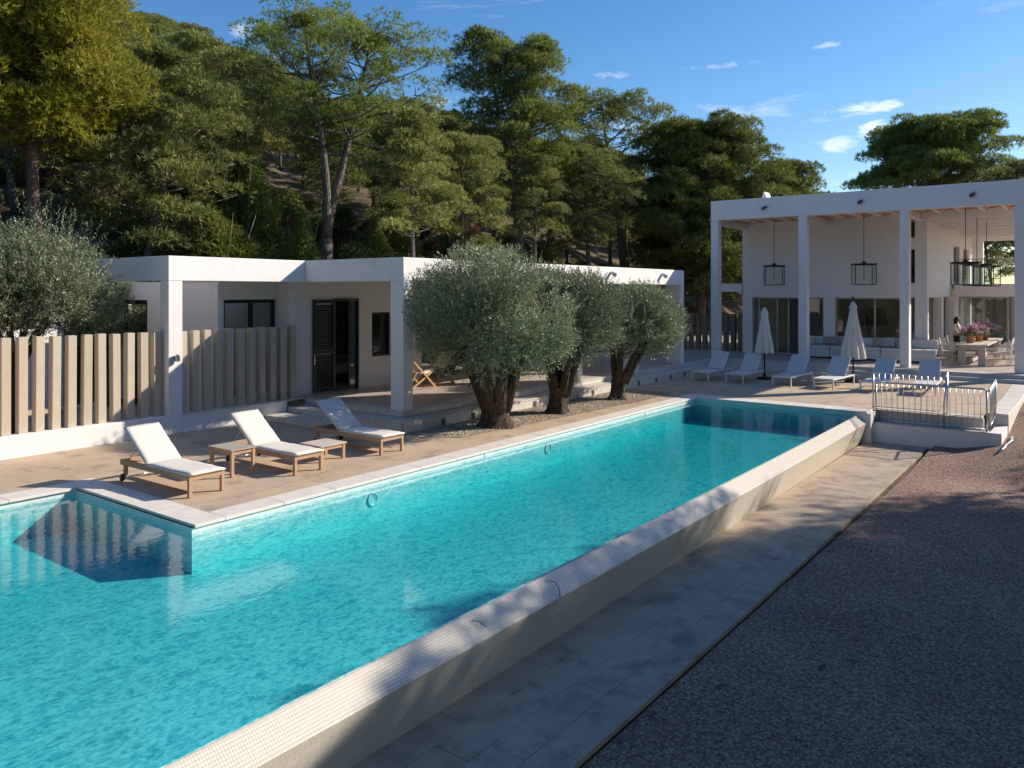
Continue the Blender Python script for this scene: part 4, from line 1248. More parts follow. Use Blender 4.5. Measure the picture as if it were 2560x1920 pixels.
# ------------------------------------------------------------------ white metal loungers
def white_lounger():
    r = empty('white_sun_lounger', cat='sun lounger', group='white mesh sun loungers in front of the portico')
    w = .64; L = 2.0; z = .33
    b = MB()
    for y in (-w/2, w/2-.04): MB().box(0.041, L-.041, y, y+.04, z-.05, z).build('side_rail', WMETAL, r, bevel=.004)
    for x in (0, L-.04): MB().box(x, x+.04, -w/2, w/2, z-.05, z).build('end_rail', WMETAL, r, bevel=.004)
    for x in (0, L-.04):
        for y in (-w/2, w/2-.04): MB().box(x, x+.04, y, y+.04, 0, z-.051).build('leg', WMETAL, r, bevel=.003)
    MB().box(.045, 1.14, -w/2+.042, w/2-.042, z-.008, z-.002).build('seat_sling', MESHF, r)
    a = rad(46); bl = .80
    back = empty('backrest', (1.16, 0, z)); back.parent = r; back.rotation_euler = (0, -a, 0)
    for y in (-w/2+.02, w/2-.05): MB().box(0, bl, y, y+.03, -.012, .012).build('back_rail', WMETAL, back, bevel=.003)
    MB().box(bl-.03, bl, -w/2+.051, w/2-.051, -.012, .012).build('back_rail', WMETAL, back)
    MB().box(.02, bl-.031, -w/2+.05, w/2-.05, -.004, .002).build('back_sling', MESHF, back)
    for y in (-w/2+.05, w/2-.05):
        MB().tube([(1.16+.42*math.cos(a), y, z+.42*math.sin(a)), (1.16+.42*math.cos(a)+.20, y, z-.01)], .009, 6).build('prop', WMETAL, r)
    return r
wl0 = white_lounger()
for i, (x, y, a, lab) in enumerate([
    (25.62, 11.30, -3, 'white mesh lounger farthest left, near the end of the low house steps'),
    (25.66, 10.10, -2, 'white mesh lounger just left of the first closed parasol'),
    (25.76, 8.55, -3, 'white mesh lounger just right of the first closed parasol'),
    (25.85, 7.27, -4, 'white mesh lounger just left of the second closed parasol'),
    (25.86, 5.87, -3, 'white mesh lounger just right of the second closed parasol, behind the railing'),
    (26.0, 4.42, 4, 'white mesh lounger farthest right, seen through the railing')]):
    o = wl0 if i == 0 else copy_tree(wl0)
    o.location = (x, y, float(deck_z(np.array(x+1), np.array(y))))
    o.rotation_euler = (0, 0, rad(a)); o['label'] = lab

# ------------------------------------------------------------------ parasols
def parasol(loc, top, hem, rh, label, seed, warm):
    r = empty('closed_parasol', loc, 0, label=label, cat='parasol', group='closed parasols')
    rr = random.Random(seed)
    MB().tube([(0, 0, .05), (0, 0, top+.10)], .024, 12).build('pole', BLACK, r)
    MB().lathe([(0, 0), (.27, 0), (.27, .05), (.24, .075), (.06, .085), (.05, .20), (.035, .21), (0, .21)], 24).build('base', BLACK, r)
    MB().lathe([(0, .10), (.03, .10), (.03, .16), (0, .19)], 10, (0, 0, top)).build('finial', BLACK, r)
    n = 64; ribs = 8
    H_ = top-hem
    vs = []; fs = []
    rows = 22
    for i in range(rows):
        t = i/(rows-1)
        z = top-H_*t
        if t < .16: R_ = .035+.085*(t/.16)
        else: R_ = .115+(rh-.115)*((t-.16)/.84)**1.15
        for k in range(n):
            th = 2*PI*k/n
            fold = abs(math.sin(th*ribs/2+.3))**.8
            sw = .5*math.sin(th*3+seed+t*1.5)
            amp = .42*min(1, t*1.4)
            rad_ = R_*(1-amp*(1-fold))*(1+.07*sw*t)
            zz = z - (.07*H_/1.5*(fold) if t > .95 else 0)*1.0
            tw = th+.25*t
            vs.append((rad_*math.cos(tw), rad_*math.sin(tw), zz))
    for i in range(rows-1):
        for k in range(n):
            a = i*n+k; b_ = i*n+(k+1) % n
            fs.append((a, b_, b_+n, a+n))
    b = MB().add(vs, fs, True)
    b.build('canopy', PARA, r)
    # the separate vent cap at the top
    vs = []; fs = []
    for i in range(6):
        t = i/5; z = top+.02-.21*t
        for k in range(n):
            th = 2*PI*k/n; R_ = .03+.115*t
            fold = abs(math.sin(th*4+.3))
            vs.append((R_*(.86+.14*fold)*math.cos(th), R_*(.86+.14*fold)*math.sin(th), z-.03*fold*(t > .9)))
    for i in range(5):
        for k in range(n):
            a = i*n+k; b_ = i*n+(k+1) % n
            fs.append((a, b_, b_+n, a+n))
    MB().add(vs, fs, True).build('vent_cap', PARA, r)
parasol((27.5, 9.72, 0), 2.50, .98, .34, 'closed cream parasol between the second and third white lounger', 2, 0)
parasol((28.4, 7.0, .02), 2.70, .88, .44, 'closed cream parasol with folds caught by the sun, between the fourth and fifth white lounger', 9, 1)

# ------------------------------------------------------------------ folding deck chairs on the low terrace
def deck_chair(loc, rz, label):
    r = empty('deck_chair', loc, rad(rz), label=label, cat='deck chair')
    w = .56
    for y in (-w/2, w/2):
        MB().bar((-.62, y, .03), (.55, y, 1.0), .03, .045).build('long_rail', BAMBOO, r)
        MB().bar((.42, y*.9, .03), (-.52, y*.9, .48), .03, .045).build('short_rail', BAMBOO, r)
        MB().bar((.05, y*.82, .58), (.48, y*.82, .06), .024, .03).build('prop', BAMBOO, r)
    for x, z in ((-.60, .05), (.54, .99), (.42, .05), (-.52, .48), (.48, .07)):
        MB().tube([(x, -w/2, z), (x, w/2, z)], .014, 8).build('cross_bar', BAMBOO, r)
    vs = []; fs = []; n = 16
    for i in range(n+1):
        t = i/n
        x = -.52+1.06*t; z = .49+.50*t-.26*math.sin(PI*t)**.9
        for y in (-w/2+.04, w/2-.04): vs.append((x, y, z))
    for i in range(n): fs.append((2*i, 2*i+1, 2*i+3, 2*i+2))
    o = MB().add(vs, fs, True).build('canvas', CUSH, r)
    m = o.modifiers.new('solid', 'SOLIDIFY'); m.thickness = .008
    return r
deck_chair((15.75, 15.35, .38), 183, 'bamboo deck chair with cream canvas, right behind the corner pillar')
deck_chair((17.15, 15.7, .38), 255, 'bamboo deck chair behind the low branches of the first olive tree')

# ------------------------------------------------------------------ sofa, cushions and coffee table
so = empty('sofa', label='long modular white sofa along the portico wall', cat='sofa')
def module(x0, x1, y0, y1, back, side=None):
    MB().box(x0, x1, y0, y1, .44, .76).build('seat_block', SOFA, so, bevel=.03, seg=2)
    MB().box(x0+.05, x1-.05, y0+.05, y1-.05, .385, .438).build('plinth', BLACK, so)
    MB().box(x0+.01, x1-.12, y0+.015, y1-.015, .762, .88).build('seat_cushion', SOFA, so, bevel=.035, seg=3)
    if back: MB().box(x1-.20, x1, y0+.01, y1-.01, .885, 1.22).build('back_cushion', SOFA, so, bevel=.05, seg=3)
for i in range(5):
    y1 = 9.95-.94*i
    module(32.95, 33.93, y1-.92, y1, True)
MB().box(32.98, 33.72, 9.80, 9.98, .882, 1.24).build('arm_cushion', SOFA, so, bevel=.05, seg=3)
PIL = [mat('taupe_cushion_fabric', (.38, .33, .30), .9), mat('patterned_blue_cushion', (.42, .43, .46), .9, var=(14, .5)), mat('sand_cushion_fabric', (.46, .38, .30), .9), mat('white_cushion_fabric', (.68, .67, .66), .9)]
def pillow(loc, rz, m_, label, s=(.46, .36)):
    b = MB(); n = 10; vs = []; fs = []
    for side in (1, -1):
        for j in range(n+1):
            for i in range(n+1):
                u = i/n*2-1; v = j/n*2-1
                t = (1-abs(u)**2.6)*(1-abs(v)**2.6)
                pin = 1-.07*(1-abs(v))*abs(u)**2-.07*(1-abs(u))*abs(v)**2
                vs.append((side*.075*max(t, 0)**.55, u*s[0]/2*pin, v*s[1]/2*pin))
    o_ = (n+1)**2
    for j in range(n):
        for i in range(n):
            a = j*(n+1)+i
            fs.append((a, a+1, a+n+2, a+n+1)); fs.append((a+o_, a+n+1+o_, a+n+2+o_, a+1+o_))
    o = MB().add(vs, fs, True).build('throw_cushion', m_)
    o.location = loc; o.rotation_euler = (0, rad(18), rad(rz))
    tag(o, label, 'cushion', 'throw cushions on the white sofa')
pillow((33.58, 9.15, 1.07), 4, PIL[0], 'taupe throw cushion on the left part of the white sofa', (.62, .34))
pillow((33.56, 8.55, 1.08), -8, PIL[1], 'patterned throw cushion on the sofa behind the sunlit parasol')
pillow((33.58, 7.35, 1.06), 5, PIL[0], 'reddish taupe throw cushion on the right part of the sofa', (.40, .34))
pillow((33.54, 6.98, 1.07), -6, PIL[1], 'patterned grey throw cushion in the middle of the right sofa part', (.5, .34))
pillow((33.58, 6.48, 1.06), 3, PIL[2], 'sand coloured throw cushion at the right, next to the pillar', (.48, .34))
pf = empty('pouf', label='square white footstool in front of the sofa behind the sunlit parasol', cat='footstool')
MB().box(32.25, 33.0, 7.62, 8.42, .43, .79).build('pouf_block', SOFA, pf, bevel=.03, seg=2)
MB().box(32.3, 32.95, 7.67, 8.37, .38, .429).build('plinth', BLACK, pf)

# ------------------------------------------------------------------ dining group
tb = empty('dining_table', label='long whitewashed dining table with slab legs under the lanterns', cat='dining table')
for i in range(4):
    MB().box(33.0, 38.4, 3.60+i*.25, 3.847+i*.25, 1.08, 1.14).build('table_board', TABLEW, tb, bevel=.004)
MB().box(33.12, 33.20, 3.66, 4.54, .96, 1.078).build('apron', TABLEW, tb); MB().box(38.2, 38.28, 3.66, 4.54, .96, 1.078).build('apron', TABLEW, tb)
for x in (33.22, 37.9):
    for y in (3.66, 4.30):
        MB().box(x, x+.20, y, y+.23, .38, .958 if x > 33.5 else 1.078).build('leg', TABLEW, tb, bevel=.008)
MB().box(33.3, 38.0, 4.05, 4.15, .50, .60).build('stretcher', TABLEW, tb)
CHM = mat('ivory_chair_paint', (.68, .64, .57), .5)
def dining_chair():
    r = empty('dining_chair', cat='chair', group='ivory slatted chairs round the dining table')
    MB().box(-.22, .22, -.22, .22, .44, .465).build('seat', CHM, r, bevel=.01)
    for x in (-.2, .2):
        MB().tube([(x, -.19, 0), (x, -.17, .44), (x, -.17, .66)], .013, 6).build('leg', CHM, r)
        MB().tube([(x, .26, 0), (x, .21, .44), (x, .28, .88)], .013, 6).build('leg', CHM, r)
        MB().tube([(x, -.17, .66), (x, .24, .68)], .014, 6).build('armrest', CHM, r)
    MB().tube([(-.2, .28, .88), (-.1, .30, .93), (.1, .30, .93), (.2, .28, .88)], .014, 6).build('back_bow', CHM, r)
    for i in range(5):
        x = -.14+i*.07
        MB().tube([(x, .22, .46), (x, .295, .91)], .008, 5).build('back_slat', CHM, r)
    return r
dc = dining_chair()
spots = [(33.75, 3.25, 176, 'ivory slatted chair nearest the steps on the right side of the dining table'),
         (34.55, 3.22, 182, 'second ivory chair from the steps on the right side of the dining table'),
         (35.35, 3.25, 178, 'third ivory chair from the steps on the right side of the dining table'),
         (36.2, 3.22, 183, 'fourth ivory chair from the steps on the right side of the dining table'),
         (37.1, 3.25, 180, 'farthest ivory chair on the right side of the dining table'),
         (33.7, 4.92, 4, 'ivory chair with a black bag on the left side of the dining table'),
         (34.7, 4.95, -3, 'second ivory chair on the left side of the dining table'),
         (35.6, 4.93, 2, 'ivory chair next to the standing woman, left side of the table')]
for i, (x, y, a, lab) in enumerate(spots):
    o = dc if i == 0 else copy_tree(dc)
    o.location = (x, y, .38); o.rotation_euler.z = rad(a); o['label'] = lab
bg_ = empty('handbag', (33.75, 5.32, .72), label='black bag hanging on the back of the left dining chair', cat='bag')
MB().box(-.14, .14, -.06, .06, -.14, .12).build('bag_body', BLACK, bg_, bevel=.05, seg=3)
MB().tube([(-.1, 0, .1), (-.06, -.05, .30), (.06, -.05, .30), (.1, 0, .1)], .01, 6).build('strap', BLACK, bg_)

def flower_pot(loc, r0, h, label, seed, spread):
    p = empty('potted_flowers', loc, label=label, cat='flower pot', group='pots of pink flowers on the dining table')
    MB().lathe([(0, .01), (r0*.78, 0), (r0, h*.86), (r0*1.06, h*.86), (r0*1.08, h), (r0*.95, h), (r0*.9, h*.9), (0, h*.88)], 24).build('pot', TERRA, p)
    rg = np.random.default_rng(seed)
    n = 900
    d = rg.normal(0, 1, (n, 3)); d[:, 2] = np.abs(d[:, 2]); d /= np.linalg.norm(d, axis=1)[:, None]
    c = d*spread*(.35+.65*rg.random((n, 1)))*np.array([1, 1, .9])+np.array([0, 0, h])
    leaf_obj('leaves', c, d, .06, .028, SHRUB, rg, p)
    n = 420
    d = rg.normal(0, 1, (n, 3)); d[:, 2] = np.abs(d[:, 2])*.8+.15; d /= np.linalg.norm(d, axis=1)[:, None]
    k = rg.integers(0, 34, n)
    hub = rg.normal(0, 1, (34, 3)); hub[:, 2] = np.abs(hub[:, 2])*.8+.1; hub /= np.linalg.norm(hub, axis=1)[:, None]
    c = hub[k]*spread*1.12+rg.normal(0, .028, (n, 3))+np.array([0, 0, h])
    leaf_obj('blossoms', c, d, .045, .035, PINK, rg, p)
    st_ = MB()
    for q in range(20):
        st_.tube([(0, 0, h*.9), tuple(hub[q]*spread*.6+np.array([0, 0, h])), tuple(hub[q]*spread*1.1+np.array([0, 0, h]))], .004, 4)
    st_.build('stems', SHRUB, p)

# ------------------------------------------------------------------ the woman by the table
def skin_body(name, joints, edges, radii, M_, parent, root=0, sub=2):
    me = bpy.data.meshes.new(name)
    me.from_pydata(joints, edges, [])
    o = link_mesh(name, me, M_, parent)
    m = o.modifiers.new('skin', 'SKIN'); m.use_smooth_shade = True
    sk = me.skin_vertices[0].data if me.skin_vertices else None
    if sk is None:
        bpy.context.view_layer.objects.active = o
        bpy.context.view_layer.update()
        sk = me.skin_vertices[0].data
    for i, r in enumerate(radii):
        sk[i].radius = (r if hasattr(r, '__len__') else (r, r))
        sk[i].use_root = (i == root)
    s = o.modifiers.new('sub', 'SUBSURF'); s.levels = sub; s.render_levels = sub
    return o
def woman(loc, rz):
    p = empty('person', loc, rad(rz), label='woman with long dark hair, cream top and black trousers standing beside the dining table', cat='person')
    # body: faces +x locally, head slightly lowered, hands in front over the table edge
    J = [(0, 0, .93), (.0, 0, 1.08), (.01, 0, 1.26), (.0, 0, 1.38), (.015, 0, 1.46),       # 0 pelvis .. 4 neck
         (.0, .15, 1.36), (.02, .21, 1.10), (.20, .17, .98), (.27, .155, .955),             # 5-8 left arm
         (.0, -.15, 1.36), (.02, -.21, 1.10), (.20, -.17, .98), (.27, -.155, .955),          # 9-12
         (.01, .09, .86), (.02, .10, .48), (-.01, .10, .09), (.10, .11, .03),              # 13-16 left leg
         (.01, -.09, .86), (.0, -.10, .48), (-.03, -.10, .09), (.08, -.11, .03)]
    E_ = [(0, 1), (1, 2), (2, 3), (3, 4), (3, 5), (5, 6), (6, 7), (7, 8), (3, 9), (9, 10), (10, 11), (11, 12),
          (0, 13), (13, 14), (14, 15), (15, 16), (0, 17), (17, 18), (18, 19), (19, 20)]
    R_ = [(.15, .11), (.115, .085), (.135, .095), (.10, .07), .048, .055, .042, .034, .026, .055, .042, .034, .026,
          .088, .062, .04, .035, .088, .062, .04, .035]
    skin_body('body', J, E_, R_, SKIN, p)
    # clothes follow the body, slightly larger
    skin_body('top', [(0, 0, .98), (0, 0, 1.08), (.01, 0, 1.26), (0, 0, 1.385), (0, .155, 1.36), (.02, .215, 1.12), (0, -.155, 1.36), (.02, -.215, 1.12)],
              [(0, 1), (1, 2), (2, 3), (3, 4), (4, 5), (3, 6), (6, 7)],
              [(.15, .115), (.13, .10), (.15, .11), (.105, .08), .066, .055, .066, .055], CLOTHW, p)
    skin_body('trousers', [(0, 0, .98), (0, 0, .92), (.01, .09, .84), (.02, .10, .48), (-.01, .10, .11), (.01, -.09, .84), (0, -.10, .48), (-.03, -.10, .11)],
              [(0, 1), (1, 2), (2, 3), (3, 4), (1, 5), (5, 6), (6, 7)],
              [(.14, .11), (.165, .125), .10, .078, .06, .10, .078, .06], CLOTHB, p, root=1)
    # head
    b = MB(); vs = []; fs = []; n, m_ = 24, 18
    for j in range(m_+1):
        ph = PI*j/m_
        for i in range(n):
            th = 2*PI*i/n
            x = .085*math.sin(ph)*math.cos(th); y = .070*math.sin(ph)*math.sin(th); z = .112*math.cos(ph)
            if z < 0: x *= 1+z*1.2; y *= 1+z*2.4
            if abs(y) < .014 and x > .05 and -.035 < z < .015: x += .016
            if .018 < abs(y) < .038 and x > .05 and .0 < z < .02: x -= .006
            vs.append((x, y, z))
    for j in range(m_):
        for i in range(n):
            a = j*n+i; c = j*n+(i+1) % n
            fs.append((a, a+n, c+n, c))
    b.add(vs, fs, True)
    hd = b.build('head', SKIN, p); hd.location = (.035, 0, 1.565); hd.rotation_euler = (0, rad(22), 0)
    for s in (-1, 1):
        MB().lathe([(0, -.006), (.009, -.003), (.009, .003), (0, .006)], 8, (.078, s*.028, .010)).build('eye', CLOTHB, hd)
        MB().lathe([(0, -.022), (.010, -.01), (.012, .01), (0, .022)], 8, (-.002, s*.070, -.004)).build('ear', SKIN, hd)
    MB().box(.076, .082, -.020, .020, -.050, -.043).build('mouth', mat('lips', (.42, .16, .14), .5), hd)
    # long hair
    vs = []; fs = []; rows = 20
    for j in range(rows):
        t = j/(rows-1)
        z = 1.69-.46*t
        R0 = .105*math.sqrt(max(0, 1-((1-min(t/.32, 1))**2)))+.012
        R0 *= (1-.10*t)
        for i in range(n):
            th = rad(58)+(2*PI-rad(116))*i/(n-1)
            if t < .14: th = 2*PI*i/(n-1)
            w_ = 1+.05*math.sin(th*9+t*5)
            vs.append((.01-.015*t+R0*w_*math.cos(th)*.98, R0*w_*math.sin(th)*.90, z))
    for j in range(rows-1):
        for i in range(n-1):
            a = j*n+i; fs.append((a, a+1, a+n+1, a+n))
    h = MB().add(vs, fs, True).build('hair', HAIR, p)
    sd = h.modifiers.new('solid', 'SOLIDIFY'); sd.thickness = .022; sd.offset = 1
    # hands with separate fingers
    for s in (-1, 1):
        W = Vector((.27, s*.155, .955))
        pts = [(0, 0, 0), (.05, 0, -.008)]; ed = [(0, 1)]; rr = [.024, (.030, .013)]
        for q, (dy, ln) in enumerate(((-.024, .055), (-.008, .064), (.008, .060), (.023, .048))):
            i0 = len(pts)
            pts += [(.075, dy, -.010), (.075+ln*.55, dy*1.15, -.020), (.075+ln*.95, dy*1.2, -.040)]
            ed += [(1, i0), (i0, i0+1), (i0+1, i0+2)]; rr += [.009, .0085, .007]
        i0 = len(pts)
        pts += [(.035, -s*.032, -.012), (.065, -s*.045, -.025)]; ed += [(1, i0), (i0, i0+1)]; rr += [.010, .008]
        skin_body('hand', [tuple(W+Vector(q)) for q in pts], ed, rr, SKIN, p, sub=1)
    for s in (-1, 1):
        MB().box(-.08, .16, s*.105-.042, s*.105+.042, .0, .055).build('shoe', BLACK, p, bevel=.02, seg=2)
# ------------------------------------------------------------------ hill
def Hr(th):
    return np.interp(th, [15, 20, 28, 36, 44, 50, 54.5, 60, 65, 80, 110], [1.5, 5, 12, 21, 27, 29, 34, 40, 44, 46, 46])
def hill_z(X, Y):
    r = np.hypot(X, Y); th = np.degrees(np.arctan2(Y, X))
    g = np.clip((r-24)/116, 0, 1.0)
    z = .25+Hr(th)*g
    z = z+1.1*np.sin(X*.13+1)*np.cos(Y*.11)*np.clip((r-32)/40, 0, 1)
    z = z+.30*np.sin(X*.5+2)*np.cos(Y*.43)*np.clip((r-26)/20, 0, 1)
    m = np.clip((Y-20.5)/5.0, 0, 1)
    return -.06+(z+.06)*m
ths = np.radians(np.linspace(2, 125, 150)); rs_ = np.concatenate([np.linspace(20, 60, 50), np.linspace(63, 150, 34), np.linspace(170, 320, 8)])
TH, RR = np.meshgrid(ths, rs_)
X = RR*np.cos(TH); Y = RR*np.sin(TH)
hill = grid_mesh('hill', X, Y, np.where(Y < 20.4, -1.7, hill_z(X, Y)), EARTH)
tag(hill, kind='structure')
def on_hill(x, y): return float(hill_z(np.array(float(x)), np.array(float(y))))

# ------------------------------------------------------------------ olive trees
olive('olive_tree', 11, (14.21, 11.2, 0), 1.90, 2.46, (.62, .30, (-.04, .0)), 'nearest and largest round olive tree, in the pebble bed beside the low house steps', (-.10, .1), n=12500, shoots=80, squash=.80, holes=9)
olive('olive_tree', 12, (16.68, 11.2, 0), 1.58, 2.36, (.66, .22, (.14, 0)), 'middle one of the three round olive trees in the pebble bed', (.40, .05), n=9000, shoots=55, squash=.80, holes=9)
olive('olive_tree', 13, (19.78, 11.26, 0), 1.32, 2.12, (.68, .20, (.20, -.02)), 'farthest and smallest of the three round olive trees in the pebble bed', (1.05, -.1), n=7000, shoots=45, squash=.84)
olive('olive_tree', 14, (6.95, 18.3, 0), 1.72, 3.18, (1.7, .16, (-.05, 0)), 'loose olive tree with upright shoots behind the post fence on the left', (-.1, -.05), n=9000, shoots=230, loose=1, squash=.72, holes=9)
olive('olive_tree', 15, (10.6, 22.6, 0), 1.6, 2.5, (1.0, .15, (0, 0)), 'dark olive tree in the court, seen under the white beam behind the left pillar', (0, 0), n=4500, shoots=40, lsz=1.2)

# pebble bed under the olives
bed = MB().add([(12.36, 11.45, .012), (12.68, 10.93, .012), (20.3, 10.52, .012), (22.1, 10.74, .012), (22.05, 12.22, .012), (12.40, 12.22, .012)], [(0, 1, 2, 3, 4, 5)]).build('pebble_bed', PEBBLE)
tag(bed, kind='structure')
rg = np.random.default_rng(8)
n = 9000
x = rg.uniform(12.4, 22.05, n); y = rg.uniform(10.5, 12.21, n)
edge = 10.95-.42*np.clip((x-12.7)/7.6, 0, 1)
ok = (y > edge+.02*np.sin(x*9)) & (y > 11.45-(x-12.36)*1.6); x, y = x[ok], y[ok]; n = len(x)
base = np.array([(1, 0, 0), (-1, 0, 0), (0, 1, 0), (0, -1, 0), (0, 0, 1), (0, 0, -1)], float)
fc = np.array([(0, 2, 4), (2, 1, 4), (1, 3, 4), (3, 0, 4), (2, 0, 5), (1, 2, 5), (3, 1, 5), (0, 3, 5)])
s = rg.uniform(.010, .024, (n, 1, 3))*np.array([1, 1, .6]); a = rg.uniform(0, 6.28, n)
v = base[None]*s
vx = v[..., 0]*np.cos(a)[:, None]-v[..., 1]*np.sin(a)[:, None]; vy = v[..., 0]*np.sin(a)[:, None]+v[..., 1]*np.cos(a)[:, None]
v = np.stack([vx+x[:, None], vy+y[:, None], v[..., 2]+.018], -1).reshape(-1, 3)
f = (fc[None]+(np.arange(n)*6)[:, None, None]).reshape(-1, 3)
me = bpy.data.meshes.new('pebbles'); me.from_pydata(v.tolist(), [], f.tolist())
def pebble_col(nt, P, t):
    N, L = nt.nodes, nt.links
    g = N.new('ShaderNodeNewGeometry'); r = N.new('ShaderNodeValToRGB'); e = r.color_ramp.elements
    e[0].color = (.26, .17, .11, 1); e[1].color = (.66, .58, .48, 1); k = e.new(.5); k.color = (.44, .34, .24, 1)
    L.new(g.outputs['Random Per Island'], r.inputs[0]); L.new(r.outputs[0], P.inputs['Base Color'])
o = link_mesh('pebbles', me, mat('pebble', (.5, .4, .3), .8, extra=pebble_col)); tag(o, 'loose pale pebbles scattered over the bed under the olive trees', 'pebbles', kind='stuff')

# ------------------------------------------------------------------ pines
G = 'pines standing at the foot of the wooded hill'
rnd_prof = lambda t: math.sin(PI*min(1, .15+.82*t))**.6
P1 = pine('pine_tree', 21, 11.2, .25, .47, 3.1, 70, PINE_Y, 'tall pine at the left edge with a bare reddish trunk and sunlit yellow green crown', loc=(11.0, 26.8, on_hill(11, 26.8)), lean=(-.9, .3), n_tuft=70, blades=7, L=.20, W=.030, pad=(.7, 1.2), barkm=BARK, droop=.1, flat=.75)
P2 = pine('pine_tree', 22, 11.6, .30, .50, 3.9, 60, PINE, 'tall open pine with two pale trunks from one base, behind the low white roof', loc=(22.3, 26.9, on_hill(22.3, 26.9)), fork=(2.2, ((-.7, .5), (2.0, -.8))), n_tuft=46, blades=8, L=0.19, W=.023, pad=(.5, .95), barkm=BARKG, flat=.55)
P3 = pine('pine_tree', 23, 13.0, .30, .36, 3.5, 76, PINE, 'tallest pine in the middle of the wood, with two pointed tops', loc=(34.9, 26.0, on_hill(34.9, 26)), fork=(3.0, ((-1.6, 1.2), (.9, -.6))), n_tuft=52, blades=8, L=0.22, W=.028, pad=(.6, 1.0), barkm=BARKG,
          prof=lambda t: (1-t)**.6*(.6+.4*math.sin(min(1, t*3)*PI/2)), droop=.1)
P4 = pine('pine_tree', 24, 12.2, .28, .40, 4.4, 46, PINE, 'open airy pine with dark limbs showing against the sky, left of the dense round pine', loc=(44.3, 24.8, on_hill(44.3, 24.8)), lean=(-.8, .9), n_tuft=37, blades=8, L=0.22, W=.028, pad=(.55, 1.0), prof=rnd_prof)
P5 = pine('pine_tree', 25, 12.9, .36, .20, 4.4, 90, PINE, 'dense dark round pine behind the left end of the tall portico', loc=(46.3, 20.4, on_hill(46.3, 20.4)), n_tuft=66, blades=8, L=0.23, W=.029, pad=(.8, 1.3), prof=lambda t: math.sin(PI*min(1, .22+.74*t))**.55, droop=.25)
P6 = pine('pine_tree', 26, 11.2, .26, .25, 2.7, 50, PINE, 'smaller pine at the right flank of the dense round pine', loc=(52.5, 17.2, on_hill(52.5, 17.2)), n_tuft=59, blades=8, L=0.23, W=.029, pad=(.7, 1.1), prof=rnd_prof)
P7 = pine('pine_tree', 27, 15.4, .42, .60, 5.6, 70, PINE, 'broad umbrella shaped pine rising behind the tall house roof', loc=(67, 10.6, 0), n_tuft=66, blades=8, L=0.24, W=.031, pad=(.9, 1.4), prof=lambda t: (1-t)**.35, flat=.5)

# further pines of the wood: copies of three shapes, every tree an object of its own
V = []
V.append(pine('pine_tree', 31, 10.5, .20, .34, 3.0, 30, PINE_F, n_tuft=46, blades=7, L=.24, W=.038, pad=(.6, 1.05), prof=rnd_prof))
V.append(pine('pine_tree', 32, 12.5, .22, .40, 3.2, 32, PINE_F, n_tuft=46, blades=7, L=.24, W=.038, pad=(.6, 1.1), lean=(1.0, .4)))
V.append(pine('pine_tree', 33, 9.0, .18, .24, 3.1, 30, PINE_F, n_tuft=46, blades=7, L=.24, W=.038, pad=(.65, 1.1), prof=rnd_prof, lean=(-.7, .6)))
V.append(pine('pine_tree', 34, 13.5, .22, .45, 2.7, 30, PINE_F, n_tuft=46, blades=7, L=.24, W=.038, pad=(.55, 1.0), prof=lambda t: (1-t)**.5))
rr = random.Random(77)
def zone(px_):
    for lim, nm in ((60, 'behind the tall pine at the left edge'), (330, 'above the loose olive tree on the left'), (560, 'above the white courtyard frame'), (780, 'left of the double trunked pine'),
                    (1000, 'right of the double trunked pine'), (1200, 'above the nearest olive tree'), (1430, 'behind the two topped pine'), (1640, 'behind the open airy pine'), (1900, 'behind the dense round pine')):
        if px_ < lim: return nm
    return 'behind the tall house'
def wood_label(px_, r, h):
    size = 'short' if h < 6 else 'middling' if h < 9.5 else 'tall'
    band = 'at the foot of the hill' if r < 44 else 'on the lower slope' if r < 62 else 'halfway up the hill' if r < 85 else 'on the upper slope' if r < 112 else 'near the skyline of the hill'
    return size+' pine '+band+', '+zone(px_)
